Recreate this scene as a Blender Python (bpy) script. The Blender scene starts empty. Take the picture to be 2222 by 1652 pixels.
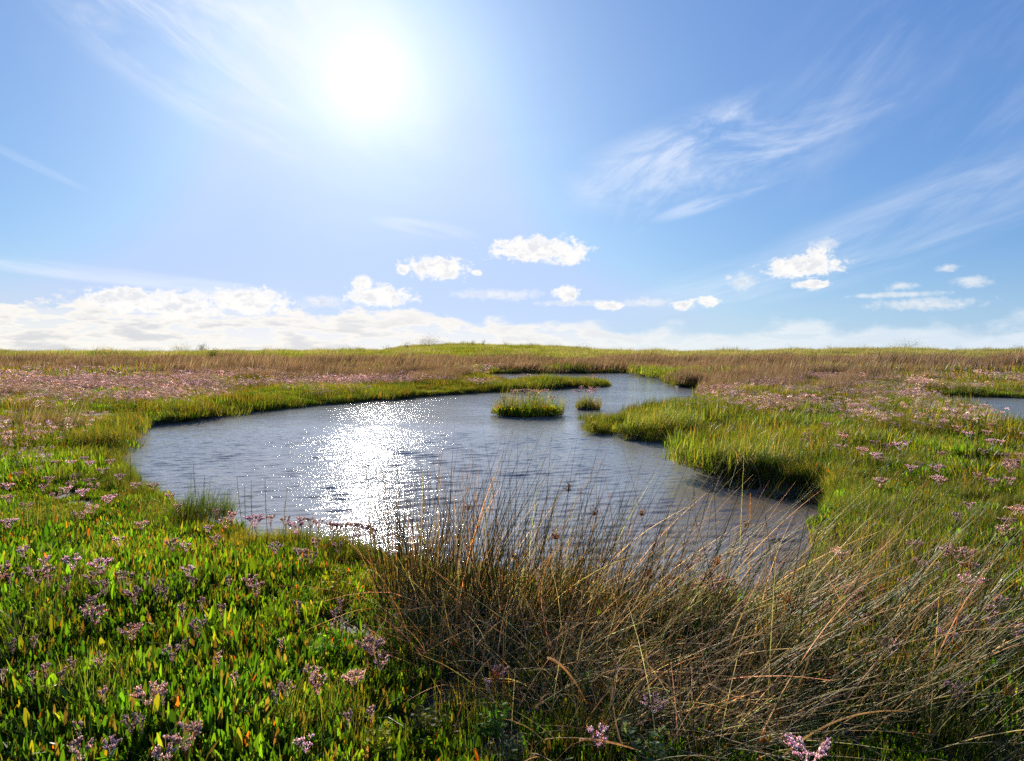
import bpy, math, random
import numpy as np
from mathutils import Vector
S = bpy.context.scene
COL = S.collection
# ------------------------------------------------------------------ camera
F, CU, CV, HV, H = 1397.0, 1111.0, 826.0, 762.0, 1.5      # photo measured at 2222 x 1652
TH = math.atan((CV-HV)/F)
cam = bpy.data.objects.new('camera', bpy.data.cameras.new('camera')); COL.objects.link(cam)
cam.data.sensor_width = 36; cam.data.lens = 36*F/2222
cam.location = (0, 0, H); cam.rotation_euler = (math.pi/2-TH, 0, 0)
cam.data.clip_start = .05; cam.data.clip_end = 9000
S.camera = cam
SUN_AZ, SUN_EL = math.radians(-12.7), math.radians(22.1)    # azimuth from +Y towards +X
SKY_STRENGTH = 0.085
S.view_settings.view_transform = 'Standard'; S.view_settings.look = 'None'
S.view_settings.exposure = 0.85; S.view_settings.gamma = 1
S.cycles.max_bounces = 6; S.cycles.diffuse_bounces = 3; S.cycles.glossy_bounces = 3
S.cycles.transmission_bounces = 3; S.cycles.use_denoising = False; S.cycles.sample_clamp_indirect = 6
# ------------------------------------------------------------------ sun
sl = bpy.data.lights.new('sun', 'SUN'); sl.energy = 5.0; sl.angle = math.radians(.53); sl.color = (1, .93, .80)
so = bpy.data.objects.new('sun', sl); COL.objects.link(so)
sd = Vector((math.sin(SUN_AZ)*math.cos(SUN_EL), math.cos(SUN_AZ)*math.cos(SUN_EL), math.sin(SUN_EL)))
so.rotation_euler = (-sd).to_track_quat('-Z', 'Y').to_euler()

def ray(u, v):
    X = (np.asarray(u, float)-CU)/F; Z = -(np.asarray(v, float)-CV)/F
    return X, math.cos(TH)+Z*math.sin(TH), -math.sin(TH)+Z*math.cos(TH)
def P(u, v, z=0.0):
    X, Y, Z = ray(u, v); t = (z-H)/Z
    return X*t, Y*t
def UV(x, y, z):
    y = np.maximum(y, .05); dz = z-H
    f = y*math.cos(TH)-dz*math.sin(TH); up = y*math.sin(TH)+dz*math.cos(TH)
    f = np.maximum(f, .05)
    return CU+F*x/f, CV-F*up/f

# ------------------------------------------------------------------ node helper
class NT:
    def __init__(s, nt): s.nt = nt
    def n(s, t, **k):
        o = s.nt.nodes.new(t)
        for a, b in k.items(): setattr(o, a, b)
        return o
    def put(s, sock, val):
        if val is None: return
        if isinstance(val, bpy.types.NodeSocket): s.nt.links.new(val, sock)
        else:
            if hasattr(sock.default_value, '__len__') and not hasattr(val, '__len__'): val = (val,)*len(sock.default_value)
            if hasattr(sock.default_value, '__len__') and len(sock.default_value) == 4 and len(val) == 3: val = tuple(val)+(1,)
            sock.default_value = val
    def m(s, op, a, b=None, c=None, clamp=False):
        o = s.n('ShaderNodeMath', operation=op, use_clamp=clamp)
        for i, x in enumerate((a, b, c)): s.put(o.inputs[i], x)
        return o.outputs[0]
    def v(s, op, a, b=None, c=None):
        o = s.n('ShaderNodeVectorMath', operation=op)
        s.put(o.inputs[0], a); s.put(o.inputs[1], b)
        if c is not None: s.put(o.inputs[2], c)
        return o.outputs['Value'] if op in ('DOT_PRODUCT', 'LENGTH') else o.outputs['Vector']
    def mix(s, f, a, b, mode='MIX'):
        o = s.n('ShaderNodeMix', data_type='RGBA', blend_type=mode)
        s.put(o.inputs[0], f); s.put(o.inputs[6], a); s.put(o.inputs[7], b)
        return o.outputs[2]
    def ss(s, x, lo, hi):
        o = s.n('ShaderNodeMapRange', interpolation_type='SMOOTHSTEP')
        s.put(o.inputs[0], x); s.put(o.inputs[1], lo); s.put(o.inputs[2], hi)
        return o.outputs[0]
    def lin(s, x, lo, hi, a=0., b=1.):
        o = s.n('ShaderNodeMapRange')
        for i, q in enumerate((x, lo, hi, a, b)): s.put(o.inputs[i], q)
        return o.outputs[0]
    def noise(s, vec, scale, det=4, rough=.55, dist=0.):
        o = s.n('ShaderNodeTexNoise')
        s.put(o.inputs['Vector'], vec); s.put(o.inputs['Scale'], scale); s.put(o.inputs['Detail'], det)
        s.put(o.inputs['Roughness'], rough); s.put(o.inputs['Distortion'], dist)
        return o.outputs[0]
    def xyz(s, x, y, z=0.):
        o = s.n('ShaderNodeCombineXYZ')
        for i, q in enumerate((x, y, z)): s.put(o.inputs[i], q)
        return o.outputs[0]

# ------------------------------------------------------------------ world: sky, aureole, clouds
def build_world():
    w = bpy.data.worlds.new('World'); S.world = w; w.use_nodes = True
    w.node_tree.nodes.clear(); T = NT(w.node_tree)
    tc = T.n('ShaderNodeTexCoord').outputs['Generated']
    sp = T.n('ShaderNodeSeparateXYZ'); T.put(sp.inputs[0], tc); x, y, z = sp.outputs
    # azimuth / elevation in degrees
    az = T.m('MULTIPLY', T.m('ARCTAN2', x, y), 180/math.pi)
    el = T.m('MULTIPLY', T.m('ARCSINE', z), 180/math.pi)
    sky = T.n('ShaderNodeTexSky', sky_type='NISHITA'); sky.sun_disc = False
    sky.sun_elevation = SUN_EL; sky.sun_rotation = SUN_AZ; sky.altitude = 0
    sky.air_density = 1.0; sky.dust_density = 0.6; sky.ozone_density = 2.2
    base = T.v('SCALE', sky.outputs[0]); T.nt.nodes[-1].inputs['Scale'].default_value = SKY_STRENGTH
    bs = T.n('ShaderNodeSeparateXYZ'); T.put(bs.inputs[0], base)
    base = T.xyz(*[T.m('MULTIPLY', T.m('POWER', bs.outputs[i], p), a) for i, (p, a) in enumerate(((.80, .362), (.70, .522), (.49, .728)))])
    base = T.v('MINIMUM', base, (.345, .465, .70))
    # angle to the sun
    dt = T.v('DOT_PRODUCT', tc, tuple(sd)); ang = T.m('MULTIPLY', T.m('ARCCOSINE', T.m('MINIMUM', dt, 1.0)), 180/math.pi)
    def AE(u, v):
        X, Y, Z = ray(u, v); return math.degrees(math.atan2(X, Y)), math.degrees(math.atan2(Z, math.hypot(X, Y)))
    K = 180/math.pi/F
    # thin veil of high cloud around the sun
    veil = T.noise(T.xyz(T.m('MULTIPLY', az, .06), T.m('MULTIPLY', el, .11), 9.1), 1.0, 6, .6, .7)
    angw = T.m('ADD', ang, T.m('MULTIPLY', T.m('SUBTRACT', veil, .5), 9.0))
    g1 = T.m('DIVIDE', 1.0, T.m('ADD', 1.0, T.m('POWER', T.m('DIVIDE', T.m('MAXIMUM', angw, 0.), 5.5), 1.5)))
    g2 = T.m('DIVIDE', 1.0, T.m('ADD', 1.0, T.m('POWER', T.m('DIVIDE', ang, 11.0), 3.4)))
    g3 = T.m('DIVIDE', 1.0, T.m('ADD', 1.0, T.m('POWER', T.m('DIVIDE', ang, 1.3), 1.9)))
    glow = T.m('ADD', T.m('ADD', T.m('MULTIPLY', g1, .28), T.m('MULTIPLY', g2, .02)), T.m('MULTIPLY', g3, 1.0))
    gl = T.v('MULTIPLY', T.xyz(glow, glow, glow), (1.0, .985, .97))
    col = T.v('ADD', base, gl)
    # low pale haze towards the horizon
    hz = T.m('POWER', T.m('SUBTRACT', 1.0, T.m('MULTIPLY', T.m('MAXIMUM', el, 0.), 1/9.0), clamp=True), 1.8)
    hzc = T.mix(T.ss(az, -30., 35.), (.74, .74, .70), (.44, .62, .80))
    col = T.mix(T.m('MULTIPLY', hz, .48), col, hzc)
    # --- cirrus
    def cirrus(u, v, ru, rv, deg, stretch, lo, hi, amt, seed, fr=1.0):
        nonlocal col
        a0, e0 = AE(u, v); c, s_ = math.cos(math.radians(deg)), math.sin(math.radians(deg))
        da = T.m('SUBTRACT', az, a0); de = T.m('SUBTRACT', el, e0)
        p = T.m('ADD', T.m('MULTIPLY', da, c), T.m('MULTIPLY', de, s_))
        q = T.m('SUBTRACT', T.m('MULTIPLY', de, c), T.m('MULTIPLY', da, s_))
        vec = T.xyz(p, q, 0.)
        f = T.m('SUBTRACT', 1.0, T.v('LENGTH', T.v('MULTIPLY', vec, (1/(ru*K), 1/(rv*K), 0))))
        f = T.ss(f, 0., .55)
        wv = T.v('ADD', T.v('MULTIPLY', vec, (1/stretch, 1., 1.)), (seed, seed*1.7, seed*.3))
        n = T.noise(wv, .30*fr, 5, .64, .55)
        n2 = T.noise(wv, .09*fr, 1, .5, 0.)
        dn = T.m('MULTIPLY', T.ss(T.m('ADD', T.m('MULTIPLY', n, .6), T.m('MULTIPLY', n2, .4)), lo, hi), f)
        col = T.mix(T.m('MULTIPLY', dn, amt, clamp=True), col, (.70, .73, .80))
    cirrus(400, 60, 420, 150, -26, 4.5, .42, .62, .75, 2.0)
    cirrus(700, 110, 300, 200, -35, 2.5, .40, .66, .6, 5.0)
    cirrus(620, 190, 420, 230, -18, 3.0, .46, .76, .40, 7.0, .8)
    cirrus(1560, 325, 380, 105, 12, 2.8, .42, .65, .66, 12.0)
    cirrus(1430, 390, 150, 70, 55, 3.5, .42, .66, .5, 31.0, 1.3)
    cirrus(1570, 428, 170, 22, 15, 6.0, .34, .60, .6, 33.0, 1.4)
    cirrus(2010, 480, 420, 90, 17, 5.0, .42, .68, .36, 15.0)
    cirrus(1800, 560, 500, 70, 13, 7.0, .42, .66, .40, 35.0)
    cirrus(2050, 130, 420, 300, 35, 4.0, .44, .75, .30, 19.0, .6)
    cirrus(930, 497, 140, 20, -7, 5.0, .34, .6, .55, 23.0, 1.2)
    cirrus(280, 603, 330, 20, -4, 9.0, .34, .62, .55, 27.0, 1.2)
    cirrus(60, 352, 110, 10, -22, 7.0, .34, .62, .16, 29.0, 1.2)
    cirrus(580, 300, 90, 25, -25, 5.0, .34, .62, .30, 37.0, 1.2)
    # --- cumulus field along the horizon
    cv = T.xyz(T.m('MULTIPLY', az, .13), T.m('MULTIPLY', el, .25), 4.4)
    nb = T.noise(cv, 1.35, 6, .58, .1)
    nbig = T.noise(T.xyz(T.m('MULTIPLY', az, .075), T.m('MULTIPLY', el, .12), 1.4), 1.0, 2, .5)
    top = T.lin(T.ss(az, -16., 14.), 0., 1., 3.7, 2.8)
    hgt = T.m('ADD', top, T.m('ADD', T.m('MULTIPLY', T.m('SUBTRACT', nb, .5), 5.6), T.m('MULTIPLY', T.m('SUBTRACT', nbig, .5), 3.0)))
    cov = T.ss(T.m('SUBTRACT', hgt, el), 0., T.lin(az, -20., 20., .35, 1.3))
    nn = T.noise(T.xyz(T.m('MULTIPLY', az, .17), T.m('MULTIPLY', el, .75), 8.4), 1.5, 5, .6)
    gray = T.m('MULTIPLY', T.ss(nn, .46, .62), T.ss(T.m('SUBTRACT', hgt, el), .35, 1.5))
    gray = T.m('MULTIPLY', gray, T.lin(T.ss(az, -30., 8.), 0., 1., .85, .35))
    cc = T.mix(gray, (.77, .73, .665), (.50, .50, .52))
    cc = T.mix(T.ss(az, -5., 35.), cc, T.mix(gray, (.66, .70, .73), (.50, .57, .67)))
    cov = T.m('MULTIPLY', cov, T.lin(T.ss(az, -8., 20.), 0., 1., .84, .66))
    cov = T.m('MULTIPLY', cov, T.m('SUBTRACT', 1., T.m('MULTIPLY', T.ss(nn, .47, .40), T.lin(el, 0., 4., .15, .75))))
    col = T.mix(cov, col, cc)
    # --- separate cumulus
    def group(lst, amp, lo, hi, amt, fr=1.0, seed=0.):
        nonlocal col
        pos = T.xyz(az, el, 0.); acc = None
        for (u, v, ru, rv) in lst:
            a0, e0 = AE(u, v)
            r = T.v('MULTIPLY', T.v('SUBTRACT', pos, (a0, e0, 0)), (1/(ru*K), 1/(rv*K), 0))
            f = T.m('SUBTRACT', 1.0, T.v('LENGTH', r))
            acc = f if acc is None else T.m('MAXIMUM', acc, f)
        n = T.noise(T.xyz(az, T.m('MULTIPLY', el, 1.35), seed), 1.05*fr, 5, .66, .3)
        dn = T.m('ADD', T.m('MAXIMUM', acc, -1.), T.m('MULTIPLY', T.m('SUBTRACT', n, .5), amp*1.5))
        a = T.m('MULTIPLY', T.ss(dn, lo, hi), amt)
        n2 = T.noise(T.xyz(az, T.m('MULTIPLY', el, 1.5), seed+5), .9*fr, 5, .6)
        g = T.m('MULTIPLY', T.ss(dn, .30, .75), T.ss(n2, .42, .62))
        c = T.mix(T.m('MULTIPLY', g, .6), (.77, .75, .72), (.48, .51, .57))
        col = T.mix(a, col, c)
    group([(1165, 541, 128, 34), (1235, 556, 48, 24), (950, 582, 88, 32), (874, 584, 20, 16), (1034, 593, 15, 10),
           (1740, 578, 92, 26), (1768, 574, 44, 34), (1762, 617, 40, 13), (825, 643, 86, 30), (785, 616, 30, 20),
           (1230, 637, 36, 22), (1322, 663, 40, 13), (1483, 662, 30, 14), (1538, 655, 30, 14), (540, 655, 100, 34),
           (390, 662, 90, 34), (270, 650, 80, 28)], 1.15, .06, .50, .94)
    group([(1080, 640, 130, 16), (1255, 658, 120, 9), (1400, 656, 60, 12), (2055, 583, 24, 10), (2110, 610, 36, 14), (1612, 612, 34, 22),
           (1582, 603, 10, 8), (1955, 622, 32, 9), (1945, 640, 110, 7), (2010, 660, 110, 15), (1790, 534, 34, 20), (450, 640, 70, 10), (700, 655, 60, 18)],
          1.2, .0, .85, .55, 1.3, 21.)
    b = T.n('ShaderNodeBackground'); T.put(b.inputs[0], col); b.inputs[1].default_value = .758
    o = T.n('ShaderNodeOutputWorld'); T.nt.links.new(b.outputs[0], o.inputs[0])
build_world()

# ------------------------------------------------------------------ helpers
def tag(o, label=None, cat=None, group=None, kind=None):
    if label: o['label'] = label
    if cat: o['category'] = cat
    if group: o['group'] = group
    if kind: o['kind'] = kind
    return o
def empty(name, loc, rz=0):
    o = bpy.data.objects.new(name, None); COL.objects.link(o); o.location = loc; o.rotation_euler = (0, 0, rz)
    o.empty_display_size = .1
    return o
def cat_parts(parts):
    V, Q, Tt, C, n = [], [], [], [], 0
    for v, f, c in parts:
        V.append(v); C.append(c)
        (Q if f.shape[1] == 4 else Tt).append(f+n); n += len(v)
    return np.concatenate(V), (np.concatenate(Q) if Q else np.zeros((0, 4), int)), (np.concatenate(Tt) if Tt else np.zeros((0, 3), int)), np.concatenate(C)
def make_mesh(name, parts, mat, smooth=True):
    v, q, t, c = cat_parts(parts)
    me = bpy.data.meshes.new(name)
    me.vertices.add(len(v)); me.vertices.foreach_set('co', v.astype(np.float32).ravel())
    nl = len(q)*4+len(t)*3
    me.loops.add(nl); me.loops.foreach_set('vertex_index', np.concatenate([q.ravel(), t.ravel()]).astype(np.int32))
    me.polygons.add(len(q)+len(t))
    st = np.concatenate([np.arange(len(q))*4, len(q)*4+np.arange(len(t))*3]).astype(np.int32)
    me.polygons.foreach_set('loop_start', st)
    me.polygons.foreach_set('use_smooth', np.full(len(st), smooth))
    a = me.color_attributes.new('Col', 'FLOAT_COLOR', 'POINT')
    c4 = np.ones((len(v), 4), np.float32); c4[:, :3] = c; a.data.foreach_set('color', c4.ravel())
    me.update(calc_edges=True); me.materials.append(mat)
    return me
def obj(name, me, parent=None):
    o = bpy.data.objects.new(name, me); COL.objects.link(o)
    if parent: o.parent = parent
    return o
def ribbons(C, W, side, col, fold=None):
    """C (N,S,3) centre lines, W (N,S) half widths, side (N,3), col (N,3) or (N,S,3)"""
    N, Sg, _ = C.shape
    L = C-side[:, None, :]*W[..., None]; R = C+side[:, None, :]*W[..., None]
    if fold is not None:
        V = np.stack([L+fold, C, R+fold], 2).reshape(-1, 3); k = 3
    else:
        V = np.stack([L, R], 2).reshape(-1, 3); k = 2
    idx = (np.arange(N)[:, None]*Sg+np.arange(Sg-1)[None])*k
    fs = []
    for j in range(k-1):
        fs.append(np.stack([idx+j, idx+j+1, idx+k+j+1, idx+k+j], -1).reshape(-1, 4))
    if col.ndim == 2: col = np.repeat(col[:, None, :], Sg, 1)
    cc = np.repeat(col[:, :, None, :], k, 2).reshape(-1, 3)
    return V, np.concatenate(fs), cc
def tubes(C, Rr, col, k=3):
    """C (N,S,3), Rr (N,S) radii, k sided"""
    N, Sg, _ = C.shape
    t = np.gradient(C, axis=1); t /= np.linalg.norm(t, axis=2, keepdims=True)+1e-9
    ref = np.where(np.abs(t[..., 2:3]) > .9, np.array([1., 0, 0]), np.array([0, 0, 1.]))
    a = np.cross(t, ref); a /= np.linalg.norm(a, axis=2, keepdims=True)+1e-9
    b = np.cross(t, a)
    vs = [C+(a*math.cos(2*math.pi*i/k)+b*math.sin(2*math.pi*i/k))*Rr[..., None] for i in range(k)]
    V = np.stack(vs, 2).reshape(-1, 3)
    idx = (np.arange(N)[:, None]*Sg+np.arange(Sg-1)[None])*k
    fs = [np.stack([idx+j, idx+(j+1) % k, idx+k+(j+1) % k, idx+k+j], -1).reshape(-1, 4) for j in range(k)]
    if col.ndim == 2: col = np.repeat(col[:, None, :], Sg, 1)
    cc = np.repeat(col[:, :, None, :], k, 2).reshape(-1, 3)
    return V, np.concatenate(fs), cc
def buds(Pn, D, r, l, col):
    """elongated octahedra at Pn (N,3) along D (N,3)"""
    N = len(Pn); D = D/(np.linalg.norm(D, axis=1, keepdims=True)+1e-9)
    ref = np.where(np.abs(D[:, 2:3]) > .8, np.array([1., 0, 0]), np.array([0, 0, 1.]))
    a = np.cross(D, ref); a /= np.linalg.norm(a, axis=1, keepdims=True); b = np.cross(D, a)
    r = np.broadcast_to(np.asarray(r, float), (N,))[:, None]; l = np.broadcast_to(np.asarray(l, float), (N,))[:, None]
    V = np.stack([Pn-D*l, Pn+a*r, Pn+b*r, Pn-a*r, Pn-b*r, Pn+D*l], 1).reshape(-1, 3)
    f0 = np.array([(0, 2, 1), (0, 3, 2), (0, 4, 3), (0, 1, 4), (5, 1, 2), (5, 2, 3), (5, 3, 4), (5, 4, 1)])
    return V, (np.arange(N)[:, None, None]*6+f0[None]).reshape(-1, 3), np.repeat(col, 6, 0)
def pal(rng, n, pl, jit=.15):
    c = np.array([p[:3] for p in pl], float); w = np.array([p[3] for p in pl], float); w /= w.sum()
    o = c[rng.choice(len(pl), n, p=w)]
    return np.clip(o*(1+rng.normal(0, jit, (n, 1)))*(1+rng.normal(0, jit*.4, (n, 3))), .003, .9)
def blades(rng, n, R, h, w, lean, curv, pl, segs=4, shape='grass', wind=(0, 0), dome=.0, yR=None, fold=0.):
    r = np.sqrt(rng.random(n))*R; a = rng.random(n)*2*math.pi
    B = np.stack([r*np.cos(a), (yR/R if yR else 1)*r*np.sin(a), np.zeros(n)], 1)
    hh = rng.uniform(h[0], h[1], n)*(1-dome*(r/R)**2); ww = rng.uniform(w[0], w[1], n)*.5
    if dome: hh = hh*(.85+.28*np.sin(3*a+6*r/R+R*9)+.18*np.sin(7*a+11*r/R+R*5))
    th = rng.random(n)*2*math.pi
    ln = rng.normal(0, 1, n)*lean; cu = rng.normal(0, 1, n)*curv
    t = np.linspace(0, 1, segs)
    d = np.stack([np.cos(th), np.sin(th), 0*th], 1)
    wd = np.array([wind[0], wind[1], 0.])
    C = B[:, None, :]+hh[:, None, None]*(t[None, :, None]*np.array([0, 0, 1.])+(ln[:, None]*t+cu[:, None]*t**2)[..., None]*d[:, None, :]
        + (t*.6+t**2*.6)[None, :, None]*wd*rng.uniform(.6, 1.3, n)[:, None, None])
    C[..., 2] -= (hh[:, None]*((ln[:, None]*t+cu[:, None]*t**2)**2)*.35)
    sa = th+math.pi/2+rng.normal(0, .5, n)
    side = np.stack([np.cos(sa), np.sin(sa), 0*sa], 1)
    if shape == 'grass': pr = np.clip((1-t)**.7, .04, 1)
    elif shape == 'leaf': pr = np.interp(t, [0, .25, .5, .78, .92, 1], [.15, .40, .80, 1., .80, .26])
    c = pal(rng, n, pl)
    return ribbons(C, ww[:, None]*pr[None], side, c, fold=None if not fold else np.array([0, 0, fold]))

# ------------------------------------------------------------------ materials
def mat_new(name):
    m = bpy.data.materials.new(name); m.use_nodes = True; m.node_tree.nodes.clear(); return m, NT(m.node_tree)
def foliage(name, trans=.45, tint=(1.0, 1.0, .6), gloss=.06, rough=.4, var=.35, tb=1.6, patch=1.):
    m, T = mat_new(name)
    at = T.n('ShaderNodeAttribute', attribute_name='Col').outputs['Color']
    oi = T.n('ShaderNodeObjectInfo').outputs['Random']
    pos = T.n('ShaderNodeNewGeometry').outputs['Position']
    nz = T.noise(pos, .55, 3, .6); nz2 = T.noise(pos, 3.1, 2, .6)
    k = T.m('MULTIPLY', T.lin(oi, 0, 1, 1-var, 1+var), T.m('MULTIPLY', T.lin(nz, .3, .7, .80, 1.2), T.lin(nz2, .3, .7, .85, 1.15)))
    ptc = T.ss(T.noise(pos, .8, 4, .65, .6), .44, .62)
    c = T.v('MULTIPLY', at, T.xyz(T.m('MULTIPLY', k, T.lin(ptc, 0, 1, 1-.10*patch, 1+.22*patch)), k, k))
    di = T.n('ShaderNodeBsdfDiffuse'); T.put(di.inputs[0], c)
    tr = T.n('ShaderNodeBsdfTranslucent'); T.put(tr.inputs[0], T.v('MULTIPLY', c, tuple(x*tb for x in tint)))
    gl = T.n('ShaderNodeBsdfGlossy'); T.put(gl.inputs[0], (.9, .9, .85)); gl.inputs['Roughness'].default_value = rough
    mx = T.n('ShaderNodeMixShader'); mx.inputs[0].default_value = trans
    T.nt.links.new(di.outputs[0], mx.inputs[1]); T.nt.links.new(tr.outputs[0], mx.inputs[2])
    fr = T.n('ShaderNodeFresnel'); fr.inputs[0].default_value = 1.35
    mg = T.n('ShaderNodeMixShader'); T.put(mg.inputs[0], T.m('MULTIPLY', T.m('ADD', fr.outputs[0], .02), gloss*10, clamp=True))
    T.nt.links.new(mx.outputs[0], mg.inputs[1]); T.nt.links.new(gl.outputs[0], mg.inputs[2])
    o = T.n('ShaderNodeOutputMaterial'); T.nt.links.new(mg.outputs[0], o.inputs[0])
    return m
M_LEAF = foliage('leaf', .56, (1.17, 1.14, .28), .006, .45, .36, 2.15, .6)
M_GRASS = foliage('grass', .50, (1.28, 1.08, .33), .008, .5, .30, 1.9)
M_RUSH = foliage('rush', .40, (1.12, 1.0, .55), .012, .5, .15, 2.0, 0)
M_DRY = foliage('dry_grass', .48, (1.12, 1.0, .68), .005, .55, .2, 1.9, .3)
M_FLOWER = foliage('blossom', .58, (1.12, .96, .88), .002, .6, .15, 1.85, 0)
def ground_mat():
    m, T = mat_new('marsh_ground')
    g = T.n('ShaderNodeNewGeometry'); pos = g.outputs['Position']
    sp = T.n('ShaderNodeSeparateXYZ'); T.put(sp.inputs[0], pos)
    n1 = T.noise(pos, 1.3, 6, .6); n2 = T.noise(pos, 22., 5, .65); n3 = T.noise(pos, .06, 4, .6)
    c = T.mix(T.ss(n1, .4, .6), (.035, .040, .012), (.055, .040, .020))
    c = T.mix(T.ss(n2, .45, .7), c, (.020, .016, .009))
    far = T.mix(T.ss(n3, .42, .58), (.10, .105, .035), (.11, .085, .045))
    c = T.mix(T.ss(T.v('LENGTH', pos), 25., 60.), c, far)
    mud = T.mix(T.ss(n2, .35, .65), (.022, .015, .008), (.045, .032, .018))
    c = T.mix(T.ss(sp.outputs[2], .20, .14), c, mud)
    b = T.n('ShaderNodeBsdfPrincipled'); T.put(b.inputs['Base Color'], c); b.inputs['Roughness'].default_value = .75
    bp = T.n('ShaderNodeBump'); bp.inputs['Distance'].default_value = .03; T.put(bp.inputs['Height'], n2)
    T.nt.links.new(bp.outputs[0], b.inputs['Normal'])
    o = T.n('ShaderNodeOutputMaterial'); T.nt.links.new(b.outputs[0], o.inputs[0])
    return m
M_GROUND = ground_mat()
def water_mat():
    m, T = mat_new('water')
    g = T.n('ShaderNodeNewGeometry'); pos = g.outputs['Position']
    rot = T.n('ShaderNodeVectorRotate'); rot.rotation_type = 'Z_AXIS'; T.put(rot.inputs['Vector'], pos); rot.inputs['Angle'].default_value = math.radians(14)
    p = rot.outputs[0]
    warp = T.noise(p, 1.1, 3, .5)
    pw = T.v('ADD', p, T.xyz(0., T.m('MULTIPLY', warp, .45), 0.))
    h1 = T.noise(T.v('MULTIPLY', pw, (1.5, 4.6, 1.)), 1.0, 2, .45, .3)
    h2 = T.noise(T.v('MULTIPLY', pw, (6., 15., 1.)), 1.0, 3, .5, .4)
    h3 = T.noise(T.v('MULTIPLY', p, (38., 52., 1.)), 1.0, 2, .5)
    far_ = T.m('SUBTRACT', 1.0, T.n('ShaderNodeAttribute', attribute_name='Col').outputs['Fac'])
    amp = T.lin(T.noise(pos, .35, 2, .5), .35, .65, .55, 1.25)
    h = T.m('MULTIPLY', T.m('ADD', T.m('ADD', T.m('MULTIPLY', T.m('MULTIPLY', h1, far_), .020), T.m('MULTIPLY', h2, .0085)), T.m('MULTIPLY', h3, .0048)), amp)
    bp = T.n('ShaderNodeBump'); bp.inputs['Strength'].default_value = 1.; bp.inputs['Distance'].default_value = 1.0; T.put(bp.inputs['Height'], h)
    b = T.n('ShaderNodeBsdfPrincipled')
    nb = T.noise(pos, .8, 4, .6)
    T.put(b.inputs['Base Color'], T.mix(nb, (.21, .20, .185), (.27, .255, .225)))
    shal = T.ss(T.v('LENGTH', T.v('SUBTRACT', pos, (2.9, 5.3, 0))), 2.6, .9)
    T.put(b.inputs['Base Color'], T.mix(T.m('MULTIPLY', shal, .8), T.mix(nb, (.21, .20, .185), (.27, .255, .225)), (.15, .095, .048)))
    b.inputs['Roughness'].default_value = .045; b.inputs['IOR'].default_value = 1.55
    T.nt.links.new(bp.outputs[0], b.inputs['Normal'])
    o = T.n('ShaderNodeOutputMaterial'); T.nt.links.new(b.outputs[0], o.inputs[0])
    return m
M_WATER = water_mat()

# ------------------------------------------------------------------ pools (outlines on the water plane, metres)
def pts(lst): return [P(u, v, z) for (u, v, z) in lst]
POOL = pts([(228, 966, 0), (300, 932, 0), (400, 915, 0), (520, 897, 0), (650, 883, 0), (800, 871, 0), (920, 861, 0), (1050, 852, 0), (1150, 846, 0),
            (1240, 842, 0), (1300, 840, 0), (1318, 836, 0), (1296, 833, 0), (1230, 834.5, 0), (1150, 836, 0), (1085, 834, 0), (1040, 824, 0), (1045, 813, 0), (1090, 811, 0), (1180, 810.5, 0), (1290, 810, 0),
            (1386, 809.5, 0), (1402, 817, 0), (1440, 820, 0), (1455, 832, 0), (1475, 841, 0), (1530, 842, 0), (1548, 848, 0), (1530, 851, .35),
            (1470, 853, .45), (1409, 858, .45), (1335, 881, .45), (1295, 893, .42), (1285, 903, .2), (1282, 918, 0), (1330, 928, 0), (1363, 949, 0), (1408, 959, 0), (1506, 972, 0),
            (1528, 1010, 0), (1560, 1035, 0), (1593, 1050, 0), (1694, 1066, 0), (1765, 1077, 0), (1808, 1092, 0), (1822, 1118, .1), (1812, 1155, .2), (1785, 1195, .28), (1730, 1232, .30), (1650, 1255, .32),
            (1500, 1238, .32), (1350, 1218, .32), (1200, 1200, .32), (1000, 1165, .34), (850, 1118, .42), (760, 1092, .43), (680, 1082, .43), (610, 1082, .42), (547, 1084, .40),
            (470, 1076, .36), (400, 1066, .33), (330, 1034, .29), (280, 1004, .27), (240, 985, .22)])
POOL2 = pts([(1990, 859, 0), (2060, 860, 0), (2150, 862, 0), (2260, 865, 0), (2500, 868, 0), (2800, 880, 0), (2800, 940, .45), (2500, 918, .45), (2222, 893, .45), (2150, 882, .45), (2080, 870, .45)])
POOL3 = pts([(1798, 811, 0), (1825, 810.5, 0), (1830, 812.5, .2), (1800, 813, .2)])
def sdf(x, y, poly):
    """signed distance, negative inside"""
    p = np.array(poly); q = np.roll(p, -1, 0); best = np.full(x.shape, 1e9); ins = np.zeros(x.shape, bool)
    for (ax, ay), (bx, by) in zip(p, q):
        ex, ey = bx-ax, by-ay
        t = np.clip(((x-ax)*ex+(y-ay)*ey)/(ex*ex+ey*ey+1e-12), 0, 1)
        best = np.minimum(best, (x-ax-t*ex)**2+(y-ay-t*ey)**2)
        if by != ay:
            c = (ay > y) != (by > y)
            ins ^= c & (x < ex*(y-ay)/(by-ay)+ax)
    return np.where(ins, -1, 1)*np.sqrt(best)
def vnoise(x, y, f, seed, octs=3):
    r = np.random.default_rng(seed); o = 0*x; a = 1.; tot = 0
    for k in range(octs):
        for j in range(4):
            th = r.random()*2*math.pi; ff = f*r.uniform(.7, 1.4)
            o = o+a*np.sin(x*math.cos(th)*ff+y*math.sin(th)*ff+r.random()*6.28+1.3*np.sin(x*math.sin(th)*ff*.6-y*math.cos(th)*ff*.5+r.random()*6))
        tot += a*2.; f *= 2.1; a *= .5
    return o/tot
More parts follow.
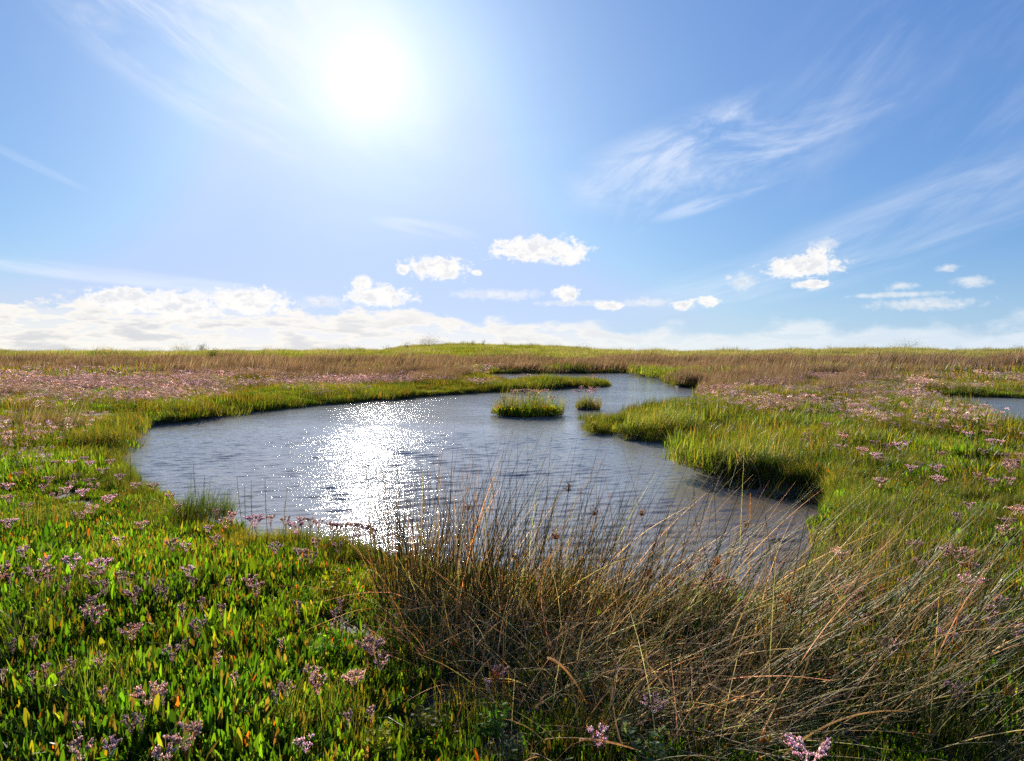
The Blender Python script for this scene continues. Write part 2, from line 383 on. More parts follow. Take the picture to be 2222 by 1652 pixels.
def shore(x, y):
    jag = vnoise(x, y, 2.2, 6)*.10
    d = np.minimum(np.minimum(sdf(x, y, POOL), sdf(x, y, POOL2)), sdf(x, y, POOL3))
    near = np.hypot(x, y)
    return d+jag+vnoise(x, y, 5., 5)*.05*np.clip(near/8, .5, 2.0)
SIL = [(-400, 761), (0, 762), (300, 764), (380, 766), (520, 763), (700, 762), (840, 759), (900, 751), (1000, 748), (1100, 750), (1220, 753), (1290, 760), (1450, 764),
       (1600, 763), (1800, 760), (1950, 758), (2080, 762), (2222, 760), (2700, 762)]
def zland(x, y):
    r = np.hypot(x, y); ua = CU+F*x/np.maximum(y, .1); ua = np.where(y < 1, -400, ua)
    v = np.interp(ua, [s[0] for s in SIL], [s[1] for s in SIL])
    rid = 1.5+(762-v)*y.clip(60, 130)/F-.50
    rid = np.where(y < 5, .8, rid)
    t = np.clip((r-38)/82, 0, 1); t = t*t*(3-2*t)
    b = np.clip((r-140)/120, 0, 1); b = b*b*(3-2*b)
    z = .22+(rid-.22)*t
    z = z*(1-b)+.3*b
    z = z+vnoise(x, y, .9, 11)*.035*np.clip(r/6, .4, 1)+vnoise(x, y, .12, 12)*.06*np.clip((r-10)/20, 0, 1)+vnoise(x, y, .35, 13)*.10*np.clip((r-70)/30, 0, 1)*(1-b)
    return z
def drop(x, y, s):
    near_right = np.exp(-((x-3.2)/2.2)**2-((y-6.2)/2.2)**2)
    return .12*np.exp(-(np.maximum(s, 0)/1.0)**2)*(1-near_right)
def zground(x, y):
    s = shore(x, y); zl = zland(x, y)-drop(x, y, s)
    t = np.clip((s+.10)/.16, 0, 1); t = t*t*(3-2*t)
    zb = -.30+0*x
    # shallow mud shelf near the right bank
    out = zb+(zl-zb)*t
    return out-np.clip(.25-s, 0, .25)*.12*(s > 0)
def build_ground():
    rr = np.concatenate([[0.3, .6], np.exp(np.linspace(math.log(.9), math.log(160), 640)), [190, 230, 280, 400, 700, 1200, 2500, 6000]])
    aa = np.radians(np.concatenate([np.linspace(-180, -52, 44)[:-1], np.linspace(-52, 52, 440), np.linspace(52, 180, 44)[1:-1]]))
    R, A = np.meshgrid(rr, aa, indexing='ij')
    x, y = R*np.sin(A), R*np.cos(A); z = zground(x.ravel(), y.ravel()).reshape(x.shape)
    V = np.stack([x, y, z], -1).reshape(-1, 3); nr, na = R.shape
    i, j = np.meshgrid(np.arange(nr-1), np.arange(na), indexing='ij'); j2 = (j+1) % na
    Q = np.stack([i*na+j, (i+1)*na+j, (i+1)*na+j2, i*na+j2], -1).reshape(-1, 4)
    c = len(V); V = np.concatenate([V, [[0, 0, V[0, 2]]]])
    Tt = np.stack([np.full(na, c), np.arange(na), (np.arange(na)+1) % na], -1)
    me = make_mesh('ground', [(V, Q, np.ones((len(V), 3))), (np.zeros((0, 3)), Tt, np.zeros((0, 3)))][:1], M_GROUND)
    o = obj('ground', me); tag(o, kind='structure', label='dark peaty salt marsh ground rising to a low dune ridge')
build_ground()
def wave_height(x, y):
    g = np.random.default_rng(44); z = 0*x
    for k in range(64):
        lam = math.exp(g.uniform(math.log(.085), math.log(.25))); a = -1.32+g.normal(0, .27)
        kk = 2*math.pi/lam; ph = kk*(x*math.cos(a)+y*math.sin(a))+g.random()*6.283
        z = z+WAVE*lam**.95*(np.sin(ph)+.18*np.sin(2*ph+1.2))
    return z*(.85+.35*vnoise(x, y, .9, 71))
WAVE = .0037
def build_water():
    x0, x1, y0, y1, yn = -12., 14., 3.0, 48., 15.
    xs_ = np.arange(x0, x1+.001, .026); ys_ = np.concatenate([np.arange(y0, yn, .026), np.linspace(yn, y1, 60)])
    X, Y = np.meshgrid(xs_, ys_); R = np.hypot(X, Y)
    fade = np.clip((yn-.3-Y)/4.5, 0, 1); fade = fade*fade*(3-2*fade)
    edge = (shore(X[::8, ::8].ravel(), Y[::8, ::8].ravel()).reshape(X[::8, ::8].shape) < .6)
    keep = np.kron(edge, np.ones((8, 8), bool))[:X.shape[0], :X.shape[1]]
    Z = wave_height(X, Y)*fade
    V = np.stack([X, Y, Z], -1).reshape(-1, 3); nx = len(xs_)
    i, j = np.meshgrid(np.arange(len(ys_)-1), np.arange(nx-1), indexing='ij'); m_ = keep[:-1, :-1] | (i > 440)
    i, j = i[m_], j[m_]
    Q = np.stack([i*nx+j, i*nx+j+1, (i+1)*nx+j+1, (i+1)*nx+j], -1)
    used = np.zeros(len(V), bool); used[Q.ravel()] = True; mp = np.cumsum(used)-1
    c = np.repeat(fade.reshape(-1, 1), 3, 1)
    tag(obj('water', make_mesh('water', [(V[used], mp[Q], c[used])], M_WATER)), kind='structure', label='rippled brown pool winding back through the marsh')
    V = np.array([[14.004, 14, 0], [34, 14, 0], [34, 30, 0], [14.004, 30, 0]], float)
    tag(obj('water', make_mesh('water', [(V, np.array([[0, 1, 2, 3]]), np.zeros((4, 3)))], M_WATER, False)), kind='structure', label='small strip of pool at the right edge of the marsh')
build_water()

# ------------------------------------------------------------------ scattering of uncountable plants
def scatter_tree():
    ng = bpy.data.node_groups.new('scatter', 'GeometryNodeTree')
    ng.interface.new_socket('Geometry', in_out='INPUT', socket_type='NodeSocketGeometry')
    ng.interface.new_socket('Geometry', in_out='OUTPUT', socket_type='NodeSocketGeometry')
    return ng
def scatter(name, label, cat, variants, pt, rot, scl, vi):
    """one object: instances of the unlinked variant meshes on its own vertices"""
    c = bpy.data.collections.new(name+'_kinds')
    for k, me in enumerate(variants):
        c.objects.link(bpy.data.objects.new('%s_%02d' % (name, k), me))
    me = bpy.data.meshes.new(name); n = len(pt)
    me.vertices.add(n); me.vertices.foreach_set('co', pt.astype(np.float32).ravel())
    a = me.attributes.new('rot', 'FLOAT_VECTOR', 'POINT'); a.data.foreach_set('vector', rot.astype(np.float32).ravel())
    a = me.attributes.new('scl', 'FLOAT_VECTOR', 'POINT'); a.data.foreach_set('vector', scl.astype(np.float32).ravel())
    a = me.attributes.new('vi', 'INT', 'POINT'); a.data.foreach_set('value', vi.astype(np.int32))
    o = obj(name, me); tag(o, label, cat, kind='stuff')
    ng = scatter_tree(); N = ng.nodes; L = ng.links
    gi = N.new('NodeGroupInput'); go = N.new('NodeGroupOutput')
    ip = N.new('GeometryNodeInstanceOnPoints'); ci = N.new('GeometryNodeCollectionInfo')
    ci.inputs['Collection'].default_value = c; ci.inputs['Separate Children'].default_value = True; ci.inputs['Reset Children'].default_value = True
    def na(nm, ty):
        q = N.new('GeometryNodeInputNamedAttribute'); q.data_type = ty; q.inputs['Name'].default_value = nm
        return [s for s in q.outputs if s.enabled and s.name == 'Attribute'][0]
    er = N.new('FunctionNodeEulerToRotation')
    L.new(gi.outputs[0], ip.inputs['Points']); L.new(ci.outputs[0], ip.inputs['Instance'])
    ip.inputs['Pick Instance'].default_value = True
    L.new(na('vi', 'INT'), ip.inputs['Instance Index']); L.new(na('rot', 'FLOAT_VECTOR'), er.inputs[0]); L.new(er.outputs[0], ip.inputs['Rotation'])
    L.new(na('scl', 'FLOAT_VECTOR'), ip.inputs['Scale']); L.new(ip.outputs[0], go.inputs[0])
    md = o.modifiers.new('scatter', 'NODES'); md.node_group = ng
    return o

RNG = np.random.default_rng(7)
G_OLIVE = [(.075, .115, .014, 5), (.050, .090, .012, 4), (.12, .14, .02, 3), (.17, .14, .03, 1.2), (.14, .08, .02, .5)]
G_LEAF = [(.060, .125, .010, 5), (.095, .16, .012, 4), (.035, .07, .010, 4), (.17, .16, .02, 1.3), (.022, .045, .008, 3), (.26, .14, .01, .25), (.36, .07, .015, .16), (.14, .08, .03, 1.6), (.09, .06, .03, 1.2)]
G_GRASS = [(.065, .100, .012, 5), (.095, .125, .015, 4), (.15, .15, .03, 2.5), (.040, .06, .012, 4), (.24, .17, .07, 1.4)]
G_BROWN = [(.13, .080, .052, 4), (.19, .13, .085, 3), (.07, .042, .026, 3.5), (.28, .21, .15, 1.3), (.08, .08, .03, 1.2)]
G_DUNE = [(.22, .20, .07, 4), (.15, .17, .04, 3), (.30, .25, .11, 2), (.10, .13, .03, 2)]
G_DUNEG = [(.10, .145, .022, 4), (.15, .18, .03, 3), (.07, .10, .02, 2), (.2, .19, .06, 1)]
G_ORANGE = [(.15, .12, .03, 3), (.19, .11, .03, 2), (.08, .10, .02, 3), (.24, .16, .05, 1)]
FL = [(.50, .42, .42, 5), (.58, .52, .49, 3), (.42, .36, .44, 2.5), (.36, .29, .14, 3.5)]
def fl_heads(rng, n, R, h, rad, nb, br, pl=FL):
    """simple flower sprays: thin stem plus flat cluster of small buds"""
    r = np.sqrt(rng.random(n))*R; a = rng.random(n)*6.283; hh = rng.uniform(h[0], h[1], n)
    B = np.stack([r*np.cos(a), r*np.sin(a), 0*r], 1); Tp = B+np.stack([rng.normal(0, .12, n)*hh, rng.normal(0, .12, n)*hh, hh], 1)
    C = np.stack([B, (B+Tp)/2+rng.normal(0, .006, (n, 3)), Tp], 1)
    th = rng.random(n)*6.283
    st = ribbons(C, np.full((n, 3), .0012), np.stack([np.cos(th), np.sin(th), 0*th], 1), pal(rng, n, [(.12, .10, .04, 1)]))
    bp = np.repeat(Tp, nb, 0)+np.stack([rng.normal(0, rad*.55, n*nb), rng.normal(0, rad*.55, n*nb), rng.normal(0, rad*.22, n*nb)], 1)
    D = np.stack([rng.normal(0, .7, n*nb), rng.normal(0, .7, n*nb), np.ones(n*nb)], 1)
    cc = np.repeat(pal(rng, n, pl), nb, 0)*(1+rng.normal(0, .18, (n*nb, 1)))
    return st, buds(bp, D, rng.uniform(.6, 1.2, n*nb)*br, rng.uniform(.8, 1.6, n*nb)*br, np.clip(cc, .02, .8))
def V(n, f): return [f(np.random.default_rng(100+31*k+n)) for k in range(n)]
mk = make_mesh
# near kinds (patch radius about .15 m)
near_leaf = V(6, lambda g: mk('leafy', [blades(g, 350, .16, (.03, .095), (.006, .0125), .34, .30, G_LEAF, 5, 'leaf'), blades(g, 9, .16, (.05, .11), (.013, .022), .32, .28, G_LEAF, 6, 'leaf'), blades(g, 60, .16, (.04, .10), (.003, .006), .35, .3, G_OLIVE, 4)], M_LEAF))
near_broad = V(3, lambda g: mk('broad', [blades(g, 26, .15, (.05, .10), (.016, .028), .35, .3, G_LEAF[:4], 7, 'leaf'), blades(g, 170, .16, (.04, .11), (.005, .010), .3, .3, G_LEAF, 5, 'leaf')], M_LEAF))
near_grass = V(5, lambda g: mk('grassy', [blades(g, 260, .16, (.08, .21), (.0025, .005), .25, .32, G_GRASS, 5, wind=(.10, .0)), blades(g, 60, .16, (.05, .10), (.006, .012), .3, .2, G_LEAF, 5, 'leaf')], M_GRASS))
near_olive = V(4, lambda g: mk('olive', [blades(g, 230, .16, (.05, .14), (.003, .006), .25, .30, G_OLIVE+G_ORANGE[:2], 4, wind=(.05, 0))], M_GRASS))
# mid kinds (radius about .45 m)
mid_green = V(5, lambda g: mk('mid_green', [blades(g, 420, .48, (.10, .27), (.006, .013), .25, .3, G_GRASS, 4, wind=(.08, 0))], M_GRASS))
mid_olive = V(5, lambda g: mk('mid_olive', [blades(g, 420, .48, (.08, .20), (.007, .014), .3, .3, G_ORANGE+G_OLIVE, 4)], M_GRASS))
mid_leaf = V(5, lambda g: mk('mid_leaf', [blades(g, 420, .48, (.05, .13), (.008, .016), .3, .3, G_LEAF+G_OLIVE, 5, 'leaf'), blades(g, 120, .48, (.08, .2), (.005, .01), .3, .3, G_OLIVE, 4)], M_LEAF))
mid_flower = V(6, lambda g: mk('mid_flower', [*fl_heads(g, 34, .48, (.17, .33), .04, 14, .0062)], M_FLOWER))
mid_rush = V(5, lambda g: mk('mid_rush', [blades(g, 420, .50, (.25, .60), (.005, .010), .16, .16, G_BROWN, 4, wind=(.28, .0))], M_DRY))
# far kinds (radius about 1.3 m)
far_green = V(4, lambda g: mk('far_green', [blades(g, 420, 1.4, (.20, .5), (.020, .045), .3, .3, G_DUNEG, 4, wind=(.12, 0))], M_GRASS))
far_dune = V(4, lambda g: mk('far_dune', [blades(g, 460, 1.4, (.25, .62), (.016, .035), .25, .3, G_DUNE, 4, wind=(.2, 0))], M_DRY))
far_rush = V(4, lambda g: mk('far_rush', [blades(g, 460, 1.4, (.30, .65), (.016, .032), .18, .18, G_BROWN, 4, wind=(.25, 0))], M_DRY))
far_flower = V(3, lambda g: mk('far_flower', [*fl_heads(g, 60, 1.3, (.20, .36), .09, 9, .022)], M_FLOWER))
far_olive = V(3, lambda g: mk('far_olive', [blades(g, 420, 1.4, (.12, .28), (.02, .045), .3, .3, G_ORANGE+G_OLIVE, 4)], M_GRASS))

def blob(u, v, cu, cv_, ru, rv):
    return np.exp(-(((u-cu)/ru)**2+((v-cv_)/rv)**2))
def zones(x, y, s):
    """weights of plant kinds over the land, mapped from what stands where"""
    z = zland(x, y)-drop(x, y, s); u, v = UV(x, y, z)
    n1 = vnoise(x, y, .8, 21); n2 = vnoise(x, y, 2.4, 22); n3 = vnoise(x, y, .25, 23)
    W = {}
    right = 1/(1+np.exp(-(u-1150)/60))
    e = np.exp(-(s/np.where(v < 870, 1.1, .5))**2)              # green edge beside the water
    r = np.hypot(x, y)
    dune = 1/(1+np.exp((v-(779+4*(right < .5)+3*n1))/1.5))
    brown = 1.3*np.exp(-((v-796+4*n3)/8.)**2)
    brown = brown+1.6*blob(u, v, 1620, 830, 170, 22)+1.8*blob(u, v, 860, 806, 260, 14)+1.0*blob(u, v, 330, 812, 110, 8)+.5*blob(u, v, 120, 796, 200, 7)
    brown = brown+1.5*right*np.exp(-((v-797)/10.)**2)+1.2*(n3 > .25)*np.exp(-((v-806)/10.)**2)+.10*(u < 140)*blob(u, v, 30, 925, 120, 45)
    W['rush'] = brown*(1-dune)*np.clip(.9+1.6*n3+.6*n1, .15, 2)
    W['dune'] = dune*np.where(right > .5, 1.2, .45+.5*(v < 766))*3
    W['green'] = .5*dune*np.where(right > .5, .5, 1.3)*2+2.2*e+3.2*blob(u, v, 1500, 925, 240, 55)+.30*(v > 850)*(u > 1100)+.12*(v > 960)+1.1*blob(u, v, 2000, 1080, 400, 90)+4*dune*blob(u, v, 1070, 762, 230, 16)
    W['olive'] = .5-.4*(v > 965)*(1-right)+1.2*(u > 1250)*(v > 880)*np.clip(n1*2, 0, 1)+1.1*(v > 800)*(v < 960)*(.7+.6*n2)+1.0*blob(u, v, 1950, 830, 260, 18)
    W['leaf'] = 5.0*(v > 965)*(1-right)+2.0*(v > 1000)*right+1.1*(v > 850)
    fl = 1.5*blob(u, v, 300, 838, 520, 26)+1.0*blob(u, v, 60, 850, 260, 28)+1.0*blob(u, v, 850, 838, 180, 9)+.8*blob(u, v, 560, 820, 300, 12)+.9*blob(u, v, 1120, 806, 120, 5)+1.0*blob(u, v, 1500, 868, 160, 12)
    fl = fl+1.0*blob(u, v, 150, 872, 260, 22)+.7*blob(u, v, 100, 905, 160, 22)+1.0*blob(u, v, 1900, 850, 420, 34)+1.0*blob(u, v, 2000, 900, 330, 40)+.5*blob(u, v, 2150, 960, 220, 50)+.40*blob(u, v, 120, 985, 240, 60)+.35*blob(u, v, 1250, 840, 120, 10)
    W['flower'] = fl*np.clip(.7+1.5*n1+.6*n2, .05, 2)*(1-np.exp(-(s/.35)**2))
    return W, u, v, z
def sample(r0, r1, dens, half=50):
    ar = math.radians(half); n = int(dens*(r1*r1-r0*r0)*ar)
    r = np.sqrt(RNG.uniform(r0*r0, r1*r1, n)); a = RNG.uniform(-ar, ar, n)
    x, y = r*np.sin(a), r*np.cos(a)
    return x, y
BUCKET = {}
def put(kind, x, y, z, sc, rot=None, tilt=.08, lift=0.):
    n = len(x)
    if rot is None: rot = RNG.random(n)*6.283
    R3 = np.stack([RNG.normal(0, tilt, n), RNG.normal(0, tilt, n), rot], 1)
    sc = np.stack([sc, sc, sc*RNG.uniform(.85, 1.2, n)], 1)
    BUCKET.setdefault(kind, []).append((np.stack([x, y, z+lift], 1), R3, sc))
def choose(W, keys):
    M = np.stack([np.maximum(W[k], 0)+1e-6 for k in keys], 1); M /= M.sum(1, keepdims=True)
    c = M.cumsum(1); q = RNG.random(len(M))[:, None]
    return (q > c).sum(1).clip(0, len(keys)-1)
def fill(r0, r1, dens, tier, half=50):
    x, y = sample(r0, r1, dens, half); s = shore(x, y); k = s > {'near': .03, 'mid': .06, 'far': .3}[tier]; x, y, s = x[k], y[k], s[k]
    if tier == 'near':
        u0, v0 = UV(x, y, .22+0*x); q = RNG.random(len(x)) > .72*np.minimum(1, 1.3*blob(u0, v0, 1170, 1480, 330, 150)); x, y, s = x[q], y[q], s[q]
    W, u, v, z = zones(x, y, s); keys = ['leaf', 'green', 'olive', 'rush', 'dune']; c = choose(W, keys)
    n = len(x); sc = RNG.uniform(.8, 1.25, n)
    wrot = RNG.normal(0, .35, n)
    hn = vnoise(x, y, .45 if tier == 'far' else 1.1, 61)
    sc = sc*np.clip(.92+(.55 if tier != 'near' else .45)*hn, .5, 1.4)
    if tier == 'far': sc = np.where(c == 4, sc*RNG.uniform(.6, 1.15, n), sc)
    for i, kd in enumerate(keys):
        q = c == i
        rt = wrot[q] if kd in ('rush', 'dune') else (wrot[q]*2)
        put((tier, kd), x[q], y[q], z[q]-.01, sc[q], rt)
    return x, y, s, z, W
fill(.7, 8.5, 58, 'near', 64)
xs, ys, ss_, zs, Ws = fill(8.0, 34, 8.5, 'mid')
q = RNG.random(len(xs)) < np.clip(Ws['flower']*.34, 0, 1)
q &= np.hypot(xs, ys) > 8.6
put(('mid', 'flower'), xs[q], ys[q], zs[q], RNG.uniform(.85, 1.1, q.sum()))
xs, ys, ss_, zs, Ws = fill(32, 128, .95, 'far')
q = RNG.random(len(xs)) < np.clip(Ws['flower']*.55, 0, 1)
put(('far', 'flower'), xs[q], ys[q], zs[q], RNG.uniform(.7, 1., q.sum()))
KINDS = {('near', 'leaf'): near_leaf+near_leaf+near_broad, ('near', 'green'): near_grass, ('near', 'olive'): near_olive, ('near', 'rush'): near_olive, ('near', 'dune'): near_olive,
         ('mid', 'leaf'): mid_leaf, ('mid', 'green'): mid_green, ('mid', 'olive'): mid_olive, ('mid', 'rush'): mid_rush, ('mid', 'dune'): mid_olive, ('mid', 'flower'): mid_flower,
         ('far', 'leaf'): far_olive, ('far', 'green'): far_green, ('far', 'olive'): far_olive, ('far', 'rush'): far_rush, ('far', 'dune'): far_dune, ('far', 'flower'): far_flower}
STUFF = [('leafy_ground_cover', 'low carpet of upright green leaves with odd red and orange ones, both sides of the foreground', 'ground cover', [('near', 'leaf'), ('mid', 'leaf')]),
         ('marsh_grass', 'fine green grass edging the pool and covering its right bank', 'grass', [('near', 'green'), ('mid', 'green')]),
         ('olive_ground_cover', 'olive and orange brown low growth between the flowers on the marsh', 'ground cover', [('near', 'olive'), ('near', 'rush'), ('near', 'dune'), ('mid', 'olive'), ('mid', 'dune'), ('far', 'olive'), ('far', 'leaf')]),
         ('rush_bed', 'purplish brown rushes leaning with the wind in bands beyond the pool', 'rushes', [('mid', 'rush'), ('far', 'rush')]),
         ('dune_grass', 'pale yellow and green grass along the low dune ridge at the horizon', 'grass', [('far', 'dune'), ('far', 'green')]),
         ('flower_field', 'haze of small lilac pink flower heads spread over the middle of the marsh', 'flowers', [('mid', 'flower'), ('far', 'flower')])]
def emit_stuff():
    for name, label, cat, ks in STUFF:
        ms, pt, ro, sc, vi = [], [], [], [], []
        for k in ks:
            if k not in BUCKET: continue
            b0 = len(ms); var = KINDS[k]; ms += var
            for p_, r_, s_ in BUCKET[k]:
                pt.append(p_); ro.append(r_); sc.append(s_); vi.append(b0+RNG.integers(0, len(var), len(p_)))
        if pt: scatter(name, label, cat, ms, np.concatenate(pt), np.concatenate(ro), np.concatenate(sc), np.concatenate(vi))
# grass hanging over the banks
def bank_fringe():
    for poly in (POOL, POOL2):
        p = np.array(poly); q = np.roll(p, -1, 0)
        for a, b in zip(p, q):
            L = np.hypot(*(b-a)); dist = np.hypot(*(a+b))/2
            n = max(1, int(L*(34 if dist < 9 else 7)))
            t = RNG.random(n)[:, None]; c = a+(b-a)*t
            nrm = np.array([(b-a)[1], -(b-a)[0]])/(L+1e-9)
            if sdf(np.array([(a+b)[0]/2+nrm[0]*.05]), np.array([(a+b)[1]/2+nrm[1]*.05]), poly)[0] < 0: nrm = -nrm
            c = c+nrm*RNG.uniform(.02, .14, (n, 1))
            z = zland(c[:, 0], c[:, 1])-drop(c[:, 0], c[:, 1], np.full(n, .08))-RNG.uniform(.02, .15 if dist < 9 else .08, n)
            tier = 'near' if dist < 9 else 'mid'
            ang = math.atan2(-nrm[1], -nrm[0])           # the wind lean of the kind points along +x: turn it to the water
            put((tier, 'green'), c[:, 0], c[:, 1], z, RNG.uniform(.6, 1.25, n)*(.55 if tier == 'mid' else .85), np.full(n, ang)+RNG.normal(0, .4, n), .28)
bank_fringe()
emit_stuff()
#@@THINGS@@
# ------------------------------------------------------------------ rush tussocks
G_RUSH = [(.085, .100, .025, 4), (.060, .080, .022, 3), (.22, .18, .07, 2.5), (.34, .27, .14, 2), (.16, .12, .04, 1.2)]
G_STRAW = [(.50, .41, .26, 4), (.36, .28, .16, 3), (.62, .54, .40, 2.5), (.30, .22, .09, 1.5), (.13, .12, .04, 2)]
G_GOLD = [(.42, .32, .15, 3), (.32, .26, .12, 3), (.54, .46, .30, 2.5), (.10, .11, .03, 2)]
def stems(g, n, R, Ry, h, lean, spread, bend, pl, r=(.0012, .0022), seg=9, droop=0., fan=.35):
    a = g.random(n)*6.283; q = np.sqrt(g.random(n))
    B = np.stack([q*R*np.cos(a), q*Ry*np.sin(a), np.full(n, -.02)], 1)
    out = np.stack([q*np.cos(a), q*np.sin(a)], 1)*fan
    d0 = np.array(lean)[None]*g.uniform(.5, 1.3, (n, 1))+out+g.normal(0, spread, (n, 2))
    Lh = (h[0]+(h[1]-h[0])*g.random(n)**1.9)*np.where(g.random(n) < .25, g.uniform(.55, 1, n), 1)
    k = bend*g.uniform(.2, 1.6, n)
    pts_ = [B]; t = np.linspace(0, 1, seg)
    for i in range(1, seg):
        s = .35+t[i]*k
        T_ = np.stack([d0[:, 0]*s*1.4, d0[:, 1]*s*1.4, 1-droop*t[i]*g.uniform(.6, 1.3, n)], 1)
        T_ /= np.linalg.norm(T_, axis=1, keepdims=True)
        pts_.append(pts_[-1]+T_*(Lh/(seg-1))[:, None])
    C = np.stack(pts_, 1); C[..., 2] = np.maximum(C[..., 2], -.02+.03*g.random((n, 1)))
    rr = g.uniform(r[0], r[1], n)[:, None]*np.interp(t, [0, .6, 1], [1, .8, .12])[None]
    return C, rr, pal(g, n, pl, .2)
def seedpuff(g, c, n=26, r=.022, pl=((.30, .15, .04, 1), (.20, .10, .03, 1), (.38, .24, .08, 1))):
    D = g.normal(0, 1, (n, 3)); D[:, 2] = np.abs(D[:, 2])*.8+.3; D /= np.linalg.norm(D, axis=1, keepdims=True)
    p = D*g.uniform(.2, 1, (n, 1))*r*np.array([1, 1, 1.9])
    cc = pal(g, n, pl)
    sp = tubes(np.stack([np.zeros((n, 3)), p], 1), np.full((n, 2), .0006), cc)
    return [buds(p, D, g.uniform(.0016, .003, n), g.uniform(.003, .006, n), cc), sp]
def ground_at(u, v, h=0.):
    """where the sight line meets the marsh surface (or h above it)"""
    z = .24
    for _ in range(5):
        x, y = P(u, v, z+h); xa, ya = np.array([x]), np.array([y]); z = float((zland(xa, ya)-drop(xa, ya, shore(xa, ya)))[0])
    x, y = float(x), float(y)
    for _ in range(18):                      # never in the water: step back to the nearest turf on this side
        if shore(np.array([x]), np.array([y]))[0] > .04: break
        x -= .07*x/math.hypot(x, y); y -= .07*y/math.hypot(x, y)
    xa, ya = np.array([x]), np.array([y]); z = float((zland(xa, ya)-drop(xa, ya, shore(xa, ya)))[0])
    return x, y, z
TUS = [# u, v of base, R, Ry, n green, n straw, heights, lean, spread, bend, label
    (885, 1315, .16, .16, 170, 150, (.40, 1.0), (.05, 0), .13, .4, 'brown upright rush tussock at the left end of the foreground rushes'),
    (985, 1345, .22, .20, 300, 240, (.35, 1.08), (.14, .0), .15, .6, 'dark green and brown rush tussock with the tallest stems against the sun glitter'),
    (1130, 1370, .26, .22, 300, 260, (.35, 1.05), (.24, .0), .18, .7, 'rush tussock leaning slightly right in the middle of the foreground'),
    (1290, 1365, .26, .22, 260, 260, (.35, 1.05), (.42, .0), .20, .8, 'rush tussock with brown seed clusters right of the middle of the foreground'),
    (1450, 1390, .28, .24, 220, 260, (.35, 1.12), (.62, .0), .22, .9, 'rush tussock leaning over the near shore of the pool'),
    (1590, 1460, .28, .24, 160, 230, (.35, 1.15), (.80, .0), .25, .9, 'straw coloured rush tussock blown to the right beside the near shore'),
    (1330, 1490, .28, .2, 100, 280, (.25, .80), (.55, .0), .40, 1.1, 'tangled straw rush tussock in front of the shaded middle of the foreground'),
    (1560, 1590, .30, .2, 90, 300, (.25, .85), (.75, .0), .45, 1.1, 'pale tangled rush tussock collapsed at the lower right of the foreground'),
    (1790, 1545, .28, .22, 130, 110, (.35, 1.1), (.7, .0), .28, .9, 'rush tussock with long golden stems swept right at lower right'),
    (1880, 1400, .26, .22, 110, 110, (.35, 1.05), (.8, .0), .25, .9, 'thin golden rush tussock among green grass right of the near shore'),
    (2060, 1600, .28, .22, 110, 100, (.35, 1.05), (.75, .0), .28, .9, 'rush tussock at the lower right corner, stems swept right'),
    (1975, 1430, .26, .22, 100, 100, (.35, .95), (.8, .0), .26, .9, 'golden rush tussock swept right among the arrowgrass at the right'),
    (2140, 1440, .26, .22, 100, 100, (.35, .95), (.75, .0), .26, .9, 'rush tussock swept past the right edge of the foreground'),
    (930, 1425, .24, .2, 150, 330, (.12, .55), (.15, .0), .45, .9, 'low dark thatch of old rushes at the foot of the left tussocks'),
    (1110, 1470, .28, .2, 160, 380, (.12, .55), (.25, .0), .50, 1.0, 'dark matted old rushes in the shaded middle of the foreground'),
    (1240, 1580, .24, .18, 110, 220, (.12, .50), (.35, .0), .55, 1.0, 'sparse dark rush stubble near the bottom edge right of centre'),
    (1430, 1610, .26, .18, 90, 280, (.15, .55), (.5, .0), .55, 1.0, 'pale tangled thatch near the bottom edge below the swept rushes'),
    (1720, 1310, .20, .2, 130, 150, (.35, .75), (.80, .0), .22, .8, 'small rush tussock at the right end of the near shore')]
for i, (u, v, R, Ry, n1, n2, h, ln, sp_, bd, lab) in enumerate(TUS):
    g = np.random.default_rng(900+i); x, y, z = ground_at(u, v)
    t = empty('rush_tussock', (x, y, z)); tag(t, lab, 'rushes', 'rush tussocks along the foreground')
    a = stems(g, n1, R, Ry, h, ln, sp_, bd, G_RUSH)
    obj('stem_bundle', make_mesh('stem_bundle', [tubes(*a)], M_RUSH), t)
    n2 = int(n2*(.62 if x > .45 else .9))
    b = stems(g, n2, R*1.1, Ry*1.1, (h[0]*.6, h[1]*.92), (ln[0]*1.15, 0), sp_*1.7, bd, G_STRAW if x < .95 else G_GOLD, droop=.25)
    c = stems(g, int(n2*(.6 if x < .95 else .10)), R*1.15, Ry*1.2, (h[0]*.7, h[1]*.8), (ln[0]*1.0+.15, -.25), .75, 1.6, G_STRAW, r=(.001, .0017), droop=1.25, fan=.6)
    s_ = obj('dry_stem_bundle', make_mesh('dry_stem_bundle', [tubes(*b), tubes(*c)], M_DRY), t)
    ck = a[0]
    for j in range(3 if i < 8 else 2):
        k = int(g.integers(0, len(ck))); p_ = ck[k, int(g.integers(5, 8))]
        sc = obj('seed_cluster', make_mesh('seed_cluster', seedpuff(g, None, 34, .026), M_DRY), t); sc.location = p_
